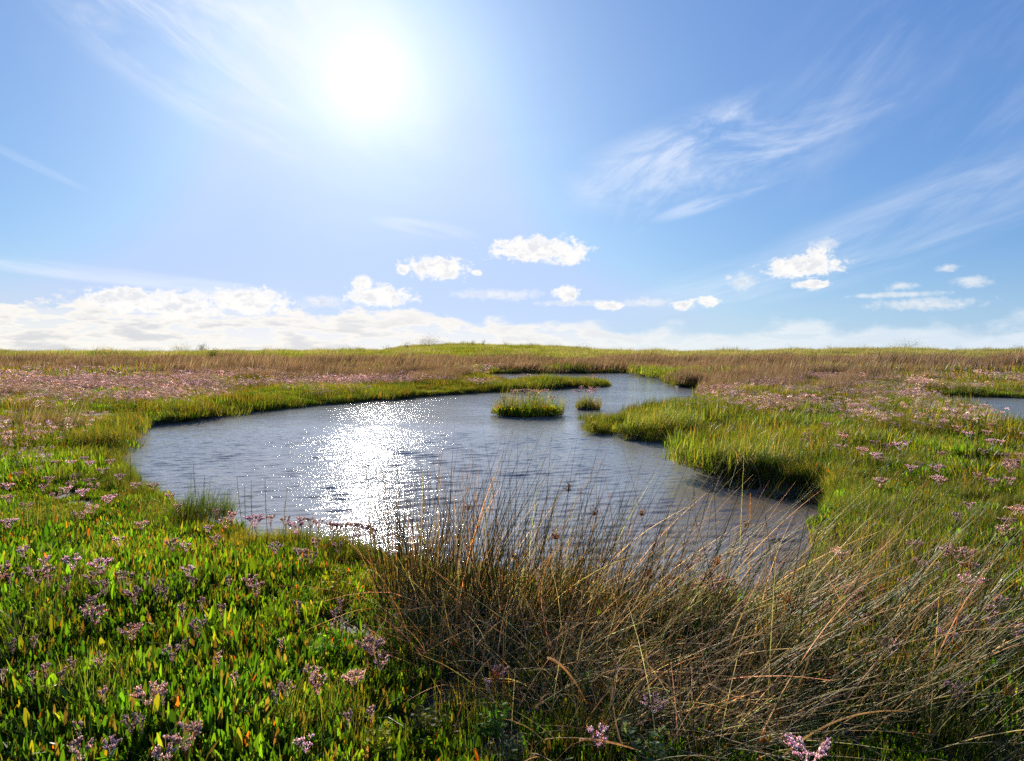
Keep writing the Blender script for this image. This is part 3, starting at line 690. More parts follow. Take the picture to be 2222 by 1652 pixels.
# ------------------------------------------------------------------ single bent dry stems lying over the rest
def curve3(a, b, c, n=14):
    t = np.linspace(0, 1, n)[:, None]; a, b, c = map(np.array, (a, b, c)); m_ = 2*b-.5*(a+c)
    return (1-t)**2*a+2*t*(1-t)*m_+t*t*c
def pix3(u, v, y):
    """point at ground distance y on the sight line of a pixel"""
    X, Y, Z = ray(u, v); t = y/Y; return np.array([X*t, y, H+Z*t])
DRY = [((1189, 1428), (1231, 1458), (1273, 1527), .0042, (.50, .36, .20), 'thick pale tan bent stem in the dark grass at lower centre'),
       ((1258, 1605), (1315, 1609), (1389, 1630), .0034, (.45, .34, .22), 'pale stem lying almost flat near the bottom edge right of centre'),
       ((986, 1586), (1020, 1488), (1070, 1425), .0022, (.22, .17, .08), 'long brown stem bowing right at the bottom centre'),
       ((850, 1338), (913, 1319), (970, 1319), .0028, (.42, .33, .24), 'pale stem bowed across the left rush tussock'),
       ((1037, 1345), (1080, 1368), (1150, 1412), .0022, (.36, .28, .20), 'grey stem slanting down across the shaded centre'),
       ((1152, 1576), (1174, 1519), (1201, 1507), .0022, (.34, .27, .20), 'short arched grey stem at the bottom centre'),
       ((1510, 1404), (1700, 1426), (1816, 1422), .0034, (.52, .40, .26), 'long pale stem lying level across the swept rushes'),
       ((1540, 1484), (1620, 1520), (1716, 1541), .0028, (.44, .36, .26), 'pale stem slanting down to the right in the tangled rushes'),
       ((1500, 1345), (1650, 1322), (1740, 1270), .0022, (.38, .30, .20), 'thin pale stem rising gently right of the near shore'),
       ((1290, 1478), (1350, 1452), (1480, 1466), .0022, (.40, .32, .24), 'grey arched stem above the silvery leaves at lower centre'),
       ((1350, 1620), (1330, 1500), (1360, 1440), .0020, (.36, .30, .24), 'upright curved grey stem at lower centre right'),
       ((820, 1440), (812, 1390), (838, 1345), .0020, (.48, .40, .28), 'thin white stem standing left of the rushes'),
       ((1480, 1560), (1440, 1480), (1350, 1450), .0024, (.40, .33, .25), 'drooping pale stem in the tangled rushes'),
       ((1700, 1640), (1830, 1560), (1980, 1545), .0026, (.42, .32, .18), 'long stem arching right along the bottom edge')]
for i, (a, b, c, r, col, lab) in enumerate(DRY):
    vb = max(a[1], c[1]); y0 = ground_at(a[0], min(vb+70, 1760))[1]
    C = curve3(pix3(*a, y0), pix3(*b, y0-.05), pix3(*c, y0+.04))
    o_ = C[0].copy(); rr = np.interp(np.linspace(0, 1, 14), [0, .7, 1], [1, .8, .3])*r
    m_ = make_mesh('dry_stem', [tubes((C-o_)[None], rr[None], np.array([col]), 5)], M_DRY)
    ob = obj('dry_stem', m_); ob.location = o_; tag(ob, lab, 'dry stem', 'loose dry stems over the foreground')
# ------------------------------------------------------------------ sea lavender plants
PINK = [(.52, .43, .42, 4), (.62, .53, .49, 3), (.38, .28, .21, 3), (.68, .61, .56, 2)]
PURP = [(.60, .50, .60, 4), (.72, .63, .68, 3), (.54, .42, .40, 3), (.76, .68, .70, 2)]
def lavender(g, h, rad, nb, pl):
    """branched stem and its flat spray of buds"""
    top = np.array([g.normal(0, .02), g.normal(0, .02), h*.70])
    seg = [(np.array([0, 0, -.03]), top*.5+np.array([.004, 0, 0]), top)]
    P_, D_ = [], []
    for k in range(nb):
        a = 6.283*k/nb+g.normal(0, .35); r1 = rad*g.uniform(.45, 1.0)
        e = top+np.array([math.cos(a)*r1, math.sin(a)*r1, h*.30*g.uniform(.72, 1.0)-r1*.12])
        mid = top+(e-top)*.5+np.array([0, 0, -.006]); seg.append((top*g.uniform(.75, 1.), mid, e))
        for q in np.linspace(.25, 1, 6):
            P_.append(mid+(e-mid)*q+g.normal(0, .002, 3)); D_.append([g.normal(0, .5), g.normal(0, .5), 1.])
            P_.append(top+(mid-top)*q+g.normal(0, .002, 3)); D_.append([g.normal(0, .5), g.normal(0, .5), 1.])
        for j in range(4):
            a2 = a+g.normal(0, .9); L = rad*g.uniform(.25, .5)
            tip = e+np.array([math.cos(a2)*L, math.sin(a2)*L, L*g.uniform(-.05, .22)]); s0 = mid+(e-mid)*g.uniform(.4, 1)
            seg.append((s0, (s0+tip)/2+np.array([0, 0, -.002]), tip))
            for q in np.linspace(.15, 1, 8):
                for sgn in (-1, 1):
                    P_.append(s0+(tip-s0)*q+g.normal(0, .0016, 3)+np.array([0, 0, .003])); D_.append([g.normal(0, .5)+math.cos(a2)*.5, g.normal(0, .5)+math.sin(a2)*.5, 1.])
    C = np.array([[s[0], s[1], s[2]] for s in seg]); rr = np.tile(np.array([.0011, .0009, .0006]), (len(seg), 1)); rr[0] = (.0018, .0016, .0014)
    n = len(P_)
    return [tubes(C, rr, pal(g, len(seg), [(.16, .11, .05, 2), (.10, .12, .03, 1)]))], [buds(np.array(P_), np.array(D_), g.uniform(.0018, .0030, n), g.uniform(.003, .0052, n), pal(g, n, pl, .22))]
LV = {}
for key, pl, rad, nb in (('pink', PINK, .042, 7), ('pinkbig', PINK, .062, 10), ('purple', PURP, .045, 7), ('purplebig', PURP, .064, 10), ('small', PINK, .020, 4)):
    LV[key] = []
    for k in range(4):
        g = np.random.default_rng(hash((len(key), k, nb)) % 9999)
        a, b = lavender(g, 1. if False else .27, rad, nb, pl)
        LV[key].append((make_mesh('stalk', a, M_GRASS), make_mesh('flower_spray', b, M_FLOWER)))
LG = 'sea lavender plants flowering around the foreground'
LN = [0]
def lav_at(u, v, key, lab, h=.27, s=1.0):
    s *= .82 if v < 1400 else .68
    x, y, z = ground_at(u, v, h*s); i = LN[0]; LN[0] += 1
    z = max(z-.01, .05)
    st, fl = LV[key][i % 4]
    t = empty('sea_lavender', (x, y, z), random.Random(i).uniform(0, 6.28)); t.scale = (s, s, s)
    tag(t, lab, 'flower', LG); t.scale.z = s*1.12
    obj('stalk', st, t); obj('flower_spray', fl, t)
def z4(x, y): return x*.408, 977.7+y*.408
def z7(x, y): return 1396.6+.3798*x, 1024.2+.3798*y
def z6(x, y): return 744.9+.3352*x, 1210.4+.3352*y
def z3(x, y): return 1396.6+.3712*x, 726.3+.3712*y
BIG4 = [(780, 1290, 'pinkbig', 1.0, 'large pale pink sea lavender spray standing highest in the lower left carpet'), (1020, 1510, 'pinkbig', 1.05, 'largest pink sea lavender spray near the bottom edge at left'),
        (200, 640, 'pinkbig', 1.1, 'wide dusty pink spray at the left among leaves'), (540, 600, 'purplebig', 1.0, 'wide purple topped spray in the left carpet'),
        (1380, 360, 'purplebig', 1.1, 'broad lilac spray just in front of the near shore, left of the glitter'), (1560, 395, 'purple', 1.2, 'lilac spray beside the broad one at the near shore'),
        (360, 585, 'purple', 1.0, 'slanting purple spray left of the wide purple topped one'), (490, 1120, 'purple', .7, 'small vivid purple head in the dark leaves at lower left'),
        (625, 470, 'purple', .9, 'purple spray alone in the middle of the left carpet'), (110, 525, 'purple', .9, 'flat lilac spray close to the left edge'),
        (1090, 405, 'purple', .7, 'small round lilac head below the dark shore tuft'), (1020, 930, 'pink', .9, 'pale lilac head beside a red leaf in the left carpet'),
        (690, 945, 'pinkbig', .8, 'brownish pink spray low in the middle of the left carpet'), (500, 850, 'pink', 1.0, 'tall tan pink spray of stacked tiers in the left carpet'),
        (1885, 1190, 'pinkbig', .8, 'pink spray just left of the shaded grass at lower centre'), (1970, 1015, 'pinkbig', .8, 'greyish pink spray at the foot of the leftmost rushes'),
        (715, 1415, 'pink', .9, 'pink spray just under the large pale one at lower left'), (835, 1630, 'pink', 1.0, 'pink spray cut by the bottom edge at left'),
        (1640, 1160, 'pink', .9, 'pink spray among yellow leaves left of the shaded centre'), (1470, 510, 'purple', .9, 'lilac spray hanging below the shore flowers')]
for (a, b, k, s, lab) in BIG4: lav_at(*z4(a, b), k, lab, s=s)
BIG7 = [(380, 620, 'purplebig', 1.2, 'large purple and pink spray at the near shore behind the swept rushes'), (1890, 610, 'purplebig', 1.0, 'large lilac spray at the right among green leaves'),
        (1220, 690, 'purplebig', .9, 'purple spray seen through the swept rush stems'), (1790, 1210, 'purple', 1.0, 'round lilac spray low at the right'),
        (880, 1560, 'purplebig', 1.15, 'bright purple spray at the bottom edge right of centre'), (40, 1290, 'purplebig', .85, 'blue purple spray in the shade of the collapsed rushes'),
        (1690, 40, 'pinkbig', 1.0, 'dusty pink spray on the right bank above the orange spikes'), (1790, 440, 'pinkbig', 1.0, 'pink spray in the right grass below the orange spikes'),
        (1030, 760, 'pink', 1.0, 'pale pink spray low among the swept stems'), (1260, 830, 'purple', .8, 'small lilac spray beside golden seed clusters')]
for (a, b, k, s, lab) in BIG7: lav_at(*z7(a, b), k, lab, s=s)
BIG6 = [(975, 720, 'purple', .8, 'lilac spray alone in the dark grass at lower centre'), (1660, 1100, 'purple', 1.0, 'slanting pale purple spray at the bottom right of centre'),
        (910, 820, 'small', .9, 'small dark pink head below the lone lilac spray'), (165, 560, 'pinkbig', .75, 'tan spray at the edge of the shade left of centre'), (255, 610, 'pink', .6, 'small tan head beside the tan spray at the shade edge'),
        (75, 760, 'pinkbig', .75, 'loose tan spray lower down at the shade edge')]
for (a, b, k, s, lab) in BIG6: lav_at(*z6(a, b), k, lab, s=s)
BIG3 = [(1510, 640, 'purplebig', 1.25, 'bright purple clump of sea lavender on the right bank'), (1410, 650, 'pinkbig', 1.1, 'pink spray left of the bright purple clump on the right bank'),
        (1140, 650, 'purplebig', 1.0, 'lilac spray above the dark overhang of the right bank'), (935, 615, 'pinkbig', .9, 'pink spray above the bank close to the dry tussock'),
        (1160, 575, 'pinkbig', 1.0, 'pink spray further back above the dark overhang')]
for (a, b, k, s, lab) in BIG3: lav_at(*z3(a, b), k, lab, s=s)
REST4 = [(230, 575), (500, 660), (40, 615), (550, 700), (905, 485), (985, 505), (1135, 465), (1190, 370), (1690, 475), (1800, 500), (1880, 450), (1660, 560), (1590, 545),
         (1330, 670), (1380, 710), (990, 625), (700, 660), (720, 750), (495, 780), (935, 1050), (575, 1555), (2030, 1100), (1660, 1225), (1520, 1240), (380, 1580), (1660, 1540)]
for i, (a, b) in enumerate(REST4):
    lav_at(*z4(a, b), 'pink' if i % 5 else 'purple', 'pink sea lavender spray of middling size in the sunlit leafy carpet at lower left', s=.8+.3*((i*7) % 5)/5)
for (a, b) in [(575, 1370), (250, 1220), (380, 1215), (180, 1075), (70, 740), (220, 770), (65, 1100), (1970, 1470), (1240, 1280), (1845, 900), (1595, 905), (1780, 940), (1100, 880), (640, 745), (345, 775), (780, 750), (820, 810), (860, 770),
               (880, 830), (450, 920), (515, 940), (910, 1390), (1000, 1090), (1215, 765), (740, 850), (600, 800), (1200, 920), (1035, 760), (320, 820), (205, 1290), (340, 1260), (545, 1175), (1465, 1370), (1480, 1110), (960, 935), (1160, 1180), (1870, 1510), (700, 1550), (440, 1560), (20, 1260)]:
    lav_at(*z4(a, b), 'small', 'small brown pink button of buds low between the leaves at lower left', h=.17, s=.9)
for (a, b) in [(440, 220), (240, 190), (60, 245), (140, 285), (490, 300), (450, 210), (60, 375), (750, 385), (430, 330), (530, 100), (110, 120), (360, 60), (440, 40), (290, 60), (600, 30), (400, 130), (470, 155), (340, 200), (250, 150), (560, 250),
               (720, 180), (590, 245), (150, 60), (30, 180), (300, 230), (650, 130), (500, 180), (380, 170), (200, 90), (480, 60), (820, 100), (900, 140)]:
    lav_at(*z4(a, b), 'pinkbig' if (a+b) % 3 else 'purplebig', 'dusky pink spray in the crowded flower patch above the left carpet', s=.85)
for (a, b) in [(960, 290), (1140, 300), (1220, 200), (1240, 320), (1450, 240), (1650, 250), (1850, 230), (1750, 270), (1900, 300), (1800, 320), (1950, 250), (1700, 300), (1600, 290), (1520, 300), (2000, 330), (1870, 380), (1960, 400), (1340, 320), (1770, 400)]:
    lav_at(*z4(a, b), 'purple' if (a+b) % 2 else 'pink', 'sea lavender spray on the left near shore, outlined against the water', s=.9)
for (a, b) in [(470, 580), (100, 510), (30, 480), (180, 545), (250, 600), (500, 560), (440, 560), (690, 610), (1080, 600)]:
    lav_at(*z7(a, b), 'pink', 'pink spray on the near shore half hidden by swept rushes', s=.95)
for (a, b) in [(1120, 450), (1550, 410), (1600, 510), (1540, 630), (1860, 690), (1390, 970), (1700, 770), (1800, 830), (1970, 790), (2040, 720), (2100, 280), (2120, 210), (1800, 240), (1860, 180), (1720, 440), (1850, 450), (1650, 530), (1500, 620), (1870, 540), (2060, 320), (2110, 890), (1980, 720), (1720, 920), (1830, 860), (1150, 470), (2150, 200), (2000, 850)]:
    lav_at(*z7(a, b), 'pinkbig' if (a+b) % 3 else 'purple', 'dusty pink spray in the green growth at the right side of the foreground', s=.85)
g3 = random.Random(5)
for i in range(52):
    a, b = g3.uniform(900, 2222), g3.uniform(520, 860)
    u, v = z3(a, b)
    x, y, z = ground_at(u, v, .25)
    if shore(np.array([x]), np.array([y]))[0] < .25 or (b > 640 and a < 1250): continue
    lav_at(u, v, 'pinkbig' if i % 4 else 'purplebig', 'small lilac pink spray in the flowery turf on top of the right bank', s=g3.uniform(.75, 1.1))
# ------------------------------------------------------------------ sea arrowgrass spikes
ORG = [(.42, .24, .05, 3), (.50, .32, .10, 2), (.32, .16, .04, 1)]; YGR = [(.20, .20, .04, 3), (.28, .26, .06, 2), (.14, .16, .03, 1)]; RED = [(.22, .13, .05, 3), (.30, .19, .07, 1)]
def spike(base, top, pl, lab, bend=.0, seeds=90, frac=.55, r=.0075, cat='seed spike'):
    """base and top are photo positions; the base stands on the marsh"""
    x, y, z = ground_at(*base); b3 = np.array([x, y, z-.02]); t3 = pix3(top[0], top[1], y)
    g = np.random.default_rng(int(base[0]*7+base[1])); m_ = (b3+t3)/2+np.array([-bend, 0, bend*.3])
    C = curve3(np.zeros(3), m_-b3, t3-b3, 12)
    t = empty('sea_arrowgrass', tuple(b3)); tag(t, lab, cat, 'seed spikes of sea arrowgrass')
    obj('stalk', make_mesh('stalk', [tubes(C[None], np.linspace(.0022, .0009, 12)[None], pal(g, 1, pl), 5)], M_RUSH), t)
    q = g.uniform(1-frac, 1, seeds); q.sort(); idx = q*11; i0 = np.floor(idx).astype(int).clip(0, 10); f = (idx-i0)[:, None]
    pp = C[i0]*(1-f)+C[i0+1]*f; tg = C[i0+1]-C[i0]; tg /= np.linalg.norm(tg, axis=1, keepdims=True)
    a = g.random(seeds)*6.283; per = np.stack([np.cos(a), np.sin(a), np.zeros(seeds)], 1); per -= tg*(per*tg).sum(1, keepdims=True)
    w = np.interp(q, [1-frac, 1-frac*.7, 1], [.6, 1, .35])[:, None]
    obj('seed_spike', make_mesh('seed_spike', [buds(pp+per*r*.6*w, per*.8+tg, .0021*w[:, 0], .0042, pal(g, seeds, pl, .2))], M_DRY), t)
AR = [((1380, 940), (1600, 700), ORG, 'long orange spike leaning right above the swept rushes', 170), ((1640, 800), (1760, 680), ORG, 'orange spike bent right near the dark bank, right of the longest one', 120),
      ((1510, 990), (1690, 845), ORG, 'orange spike reaching right below the long one', 130), ((1820, 880), (1950, 735), ORG, 'orange spike leaning right in front of the pink flowers', 120),
      ((2110, 945), (2235, 830), ORG, 'orange spike leaning out at the right edge', 120), ((1655, 1040), (1662, 850), ORG, 'brown orange upright spike crossing a leaning one', 80),
      ((1470, 1010), (1520, 820), YGR, 'yellow green spike beside the long orange one', 80), ((830, 620), (880, 490), ORG, 'short orange spike on the right bank further back', 70),
      ((1350, 1010), (1352, 880), RED, 'short red brown spike at the foot of the long orange one', 70), ((1720, 640), (1770, 540), YGR, 'pale spike among flowers at the back of the right bank', 60)]
for b_, t_, pl, lab, sd_ in AR: spike(z3(*b_), z3(*t_), pl, lab, .02, sd_)
AL = [((1300, 330), (1260, 140), YGR, 'tallest yellow green spike against the water at the left near shore'), ((1345, 330), (1336, 158), YGR, 'upright spike next to the tallest one at the left near shore'),
      ((1310, 320), (1302, 185), YGR, 'thin spike between two taller ones at the left near shore'), ((1425, 330), (1410, 150), YGR, 'spike standing apart on the right of the shore group'),
      ((1500, 340), (1528, 190), YGR, 'thin spike leaning right at the left near shore'), ((1060, 250), (1028, 75), YGR, 'green spike rising from the dark shore tuft'), ((1080, 260), (1088, 130), YGR, 'short spike in the dark shore tuft'),
      ((660, 200), (618, 75), YGR, 'yellow spike at the back of the left flower patch'), ((590, 190), (560, 80), YGR, 'leaning yellow spike at the back of the left flower patch'), ((640, 320), (630, 180), YGR, 'yellow green spike inside the left flower patch'),
      ((700, 90), (692, 5), YGR, 'spike at the shore tip outlined against the water'), ((1590, 1480), (1575, 1290), YGR, 'yellow green spike in the lower left carpet'), ((890, 1380), (880, 1255), YGR, 'spike beside the large pale pink spray'),
      ((445, 1640), (447, 1510), ORG, 'rusty spike near the bottom edge at left'), ((1235, 780), (1230, 650), YGR, 'small spike in the middle of the left carpet')]
for b_, t_, pl, lab in AL: spike(z4(*b_), z4(*t_), pl, lab, .005, 80)
spike(z6(250, 775), z6(550, 405), YGR, 'green spike leaning right across the shade left of the lower centre', .01, 110, .6)
spike(z6(632, 960), z6(636, 630), ORG, 'upright tan spike in the shade at lower centre', .0, 60, .3)
spike(z6(1330, 620), z6(1290, 400), ORG, 'golden seed spike in the shaded rushes at centre', .0, 50, .5)
spike(z7(1215, 1010), z7(1240, 860), ORG, 'golden seed spike among the swept rushes', .0, 70, .6)
spike(z7(1190, 860), z7(1215, 640), ORG, 'taller golden seed spike behind the other in the swept rushes', .0, 70, .5)
spike(z7(2130, 760), z7(2172, 340), ORG, 'dark orange seed spike at the right edge', .0, 110, .5)
spike(z7(600, 380), z7(610, 120), ORG, 'thin golden seed head standing up before the water at right', .0, 36, .22)
spike(z7(350, 480), z7(283, 70), RED, 'thin brown seed head before the water, left of the golden one', .0, 30, .16)
spike(z7(1470, 470), z7(1478, 290), RED, 'brown spike standing in the right grass', .0, 60, .5)
# ------------------------------------------------------------------ broad leaved sprigs in the foreground
def sprig(g, n=7, h=.12, L=(.022, .038), w=.011, pl=None):
    pl = pl or [(.16, .20, .12, 3), (.20, .24, .16, 2), (.12, .17, .06, 1)]
    st, C_, W_, S_, col = [], [], [], [], pal(g, n*10, pl)
    for k in range(n):
        a = g.random()*6.283; ln = g.uniform(.1, .55); b = np.array([math.cos(a), math.sin(a), 0])*.02*g.random()
        e = b+np.array([math.cos(a)*ln*h, math.sin(a)*ln*h, h*g.uniform(.6, 1.1)]); st.append((b, (b+e)/2+np.array([0, 0, .004]), e))
        for j in range(10):
            q = .25+.75*j/9; p = b+(e-b)*q; a2 = a+(j % 2)*math.pi+g.normal(0, .5)+j; l_ = g.uniform(*L)*(1.15-.5*q)
            d = np.array([math.cos(a2), math.sin(a2), g.uniform(.4, 1.5)]); d /= np.linalg.norm(d)
            t = np.linspace(0, 1, 6)[:, None]; C_.append(p+d*l_*t+np.array([0, 0, -.25*l_])*t**2)
            W_.append(w*.5*np.array([.15, .6, 1, .95, .6, .08])*l_/.03); s_ = np.cross(d, [0, 0, 1.]); S_.append(s_/np.linalg.norm(s_))
    return [tubes(np.array([[x for x in s] for s in st]), np.full((n, 3), .0013), pal(g, n, [(.12, .10, .05, 1)]))], [ribbons(np.array(C_), np.array(W_), np.array(S_), col)]
SP = [(z6(1130, 1230), 'silvery leafed sprig at the bottom centre beside a yellow leaf', None, 1.), (z6(1640, 830), 'grey green leafy sprig in the shade of the tangled rushes', None, 1.1), (z6(1880, 1120), 'silvery sprig near the bottom right of centre', None, 1.),
      (z6(520, 1000), 'olive sprig of small upright leaves in the shade left of centre', [(.16, .17, .05, 2), (.10, .13, .03, 1)], 1.), (z6(1410, 640), 'tall grey leafed sprig among dark rushes', None, 1.2), (z6(1980, 1230), 'low grey sprig at the bottom edge right of centre', None, 1.),
      (z6(240, 1170), 'yellow green sprig at bottom centre left', [(.24, .26, .03, 2), (.16, .22, .02, 1)], 1.1), (z6(940, 1080), 'curled green leaf cluster at the bottom centre', [(.08, .16, .02, 2), (.05, .11, .02, 1)], 1.2),
      (z4(90, 1080), 'feathery grey green wormwood clump at the left edge', [(.16, .20, .11, 2)], 1.3), (z4(190, 960), 'smaller grey green wormwood clump near the left edge', [(.16, .20, .11, 2)], 1.1),
      (z4(1790, 700), 'bright yellow green leaf cluster beside the leftmost rushes', [(.26, .30, .02, 3), (.34, .14, .01, 1)], 1.3), (z4(1720, 1080), 'lime green broad leaf cluster in the left carpet', [(.14, .26, .02, 3), (.2, .28, .03, 1)], 1.2),
      (z7(1640, 640), 'dark broad leaf cluster in the right grass', [(.05, .12, .02, 3)], 1.1), (z7(2100, 940), 'broad green leaf cluster at the right edge', [(.07, .15, .02, 3)], 1.3)]
for i, ((u, v), lab, pl, s) in enumerate(SP):
    g = np.random.default_rng(300+i); x, y, z = ground_at(u, v, .08); fine = 'wormwood' in lab
    t = empty('leafy_sprig', (x, y, z)); tag(t, lab, 'leafy plant', 'leafy sprigs in the foreground'); t.scale = (s, s, s)
    a, b = sprig(g, 22 if fine else 7, .12, (.008, .016) if fine else (.026, .044), .006 if fine else .014, pl)
    obj('twig', make_mesh('twig', a, M_RUSH), t); obj('foliage', make_mesh('foliage', b, M_LEAF), t)
# ------------------------------------------------------------------ tufts and islets in and by the pool
def tuft(name, lab, cat, u, v, zb, R, Ry, n, h, w, pl, lean=.5, wind=(.1, 0), mat=None, grp=None, extra=None, rz=0, mud=True, dm=.45):
    x, y = P(u, v, zb); x = float(x); y = float(y)
    t = empty(name, (x, y, zb), rz); tag(t, lab, cat, grp); g = np.random.default_rng(int(u*3+v))
    obj('foliage', make_mesh('foliage', [blades(g, n, R, h, w, lean, .35, pl, 5, wind=wind, yR=Ry, dome=dm)], mat or M_GRASS), t)
    if mud: mound(t, R*.98, Ry*.98, .06, g)
    if extra: extra(t, g)
    return t
def mound(t, R, Ry, hh, g):
    k, m_ = 40, 7; V_ = []
    for j in range(m_):
        f = 1-j/(m_-1)
        for i in range(k):
            a = 6.283*i/k; w = 1+.10*math.sin(3*a+1)+.06*math.sin(7*a)
            V_.append((R*f**.6*w*math.cos(a)*1.0, Ry*f**.6*w*math.sin(a), -.12+(hh+.12)*(1-f**3)))
    Q = np.array([[j*k+i, j*k+(i+1) % k, (j+1)*k+(i+1) % k, (j+1)*k+i] for j in range(m_-1) for i in range(k)])
    obj('mud_mound', make_mesh('mud_mound', [(np.array(V_), Q, np.ones((len(V_), 3)))], M_GROUND), t)
def islet_extra(t, g):
    # red and yellow leaf fringe along the front
    n = 420; a = g.uniform(math.pi*1.02, math.pi*1.98, n)
    parts = []
    for k in range(n):
        b = blades(g, 1, .05, (.12, .24), (.035, .06), .5, .5, [(.26, .28, .02, 4), (.14, .24, .02, 4), (.44, .18, .01, .9), (.40, .06, .02, .4), (.34, .32, .03, 2)], 5, 'leaf')
        q = g.uniform(.66, 1.0); off = np.array([math.cos(a[k])*.74*q+.02, math.sin(a[k])*.50*q-.10, .0]); parts.append((b[0]+off, b[1], b[2]))
    obj('leaf_fringe', make_mesh('leaf_fringe', parts, M_LEAF), t)
    for (dx, dy, hh, key) in ((-.35, .1, .50, 'purple'), (-.28, .0, .46, 'pink'), (-.05, .1, .52, 'purplebig'), (-.10, .0, .44, 'pink'), (.12, .12, .50, 'purplebig'), (.2, .0, .46, 'pink'), (.42, .05, .52, 'purple'), (.05, -.1, .42, 'pink'), (-.55, .05, .34, 'pink'), (.6, .0, .36, 'pink'), (.3, .15, .48, 'pinkbig'), (-.2, .2, .5, 'pinkbig')):
        f = obj('flower_spray', LV[key][0][1], t); f.location = (dx, dy, hh-.24); f.scale = (1.5, 1.5, 1.1)
        s_ = obj('stalk', LV[key][0][0], t); s_.location = (dx, dy, hh-.24); s_.scale = (1.5, 1.5, 1.1)
tuft('marsh_islet', 'round grassy islet in mid pool with yellow and red leaves and purple flowers', 'islet', 1145, 898, .03, .88, .46, 1700, (.40, .80), (.005, .010), G_GRASS+[(.16, .16, .03, 2)], .22, extra=islet_extra)
def islet2(t, g):
    for k in range(12):
        f = obj('flower_spray', LV['pink' if k % 3 else 'purple'][k % 4][1], t); f.location = (g.uniform(-.3, .3), g.uniform(-.2, .2), g.uniform(.16, .28)); f.scale = (1.4, 1.4, 1.1)
tuft('marsh_islet', 'small dark islet topped with lilac flowers just behind the grassy point', 'islet', 1276, 886, .03, .34, .28, 460, (.30, .52), (.008, .016), [(.16, .11, .04, 2), (.10, .11, .02, 3), (.05, .07, .01, 2)], .5, extra=islet2)
tuft('grass_tuft', 'low wide green grass tuft at the right end of the far channel', 'grass tuft', 1499, 833, 0., .82, .6, 900, (.32, .62), (.014, .024), [(.07, .13, .015, 4), (.11, .16, .02, 3), (.04, .07, .01, 2)], .2, grp='grass tufts at the water')
tuft('grass_tuft', 'small green grass tuft on the far shore left of the wide one', 'grass tuft', 1410, 815, 0., .55, .5, 420, (.2, .36), (.02, .03), [(.10, .15, .02, 3), (.16, .18, .03, 2)], .2, grp='grass tufts at the water')
tuft('grass_tuft', 'bright green grass tuft at the tip of the narrow spit in the pool', 'grass tuft', 1290, 837, 0.02, .5, .4, 420, (.18, .36), (.014, .024), [(.10, .15, .02, 3), (.16, .18, .03, 2), (.2, .16, .04, 1)], .25, grp='grass tufts at the water')
tuft('grass_tuft', 'dark green rushy tuft at the left near shore', 'grass tuft', 440, 1122, .14, .26, .2, 900, (.18, .36), (.0025, .0045), [(.03, .06, .02, 4), (.05, .08, .02, 3), (.12, .13, .03, 1)], .35, grp='grass tufts at the water', mud=False)
tuft('grass_tuft', 'dark green grass tussock in the turf far back on the right', 'grass tuft', 1908, 905, .22, .48, .35, 900, (.20, .38), (.005, .010), [(.02, .05, .01, 4), (.04, .07, .01, 2)], .35, grp='grass tufts at the water', mud=False)
tuft('grass_tuft', 'straw coloured tussock with drooping blades on the right bank edge', 'grass tuft', 1566, 1008, .16, .26, .22, 620, (.22, .42), (.004, .008), [(.30, .26, .10, 3), (.14, .16, .03, 3), (.22, .15, .06, 2)], .75, wind=(0, -.2), grp='grass tufts at the water', mud=False)
tuft('grass_tuft', 'shaggy tussock hanging over the dark bank with white dead blades', 'grass tuft', 1650, 1008, .22, .42, .25, 1100, (.28, .52), (.003, .006), [(.05, .10, .02, 4), (.10, .14, .02, 3), (.38, .34, .24, 1.6), (.04, .05, .01, 2)], .8, wind=(0, -.35), grp='grass tufts at the water', mud=False)
tuft('grass_tuft', 'tall feathery grass tuft halfway along the right bank', 'grass tuft', 1440, 925, .22, .7, .4, 1300, (.25, .50), (.004, .008), [(.12, .18, .03, 4), (.20, .22, .05, 3), (.30, .26, .10, 2)], .3, wind=(.25, 0), grp='grass tufts at the water', mud=False)
tuft('grass_tuft', 'brown and orange reedy tuft at the left bank corner', 'grass tuft', 225, 955, .22, .5, .4, 900, (.2, .38), (.004, .008), [(.10, .11, .02, 4), (.20, .13, .03, 2), (.05, .07, .01, 2)], .4, grp='grass tufts at the water', mud=False)
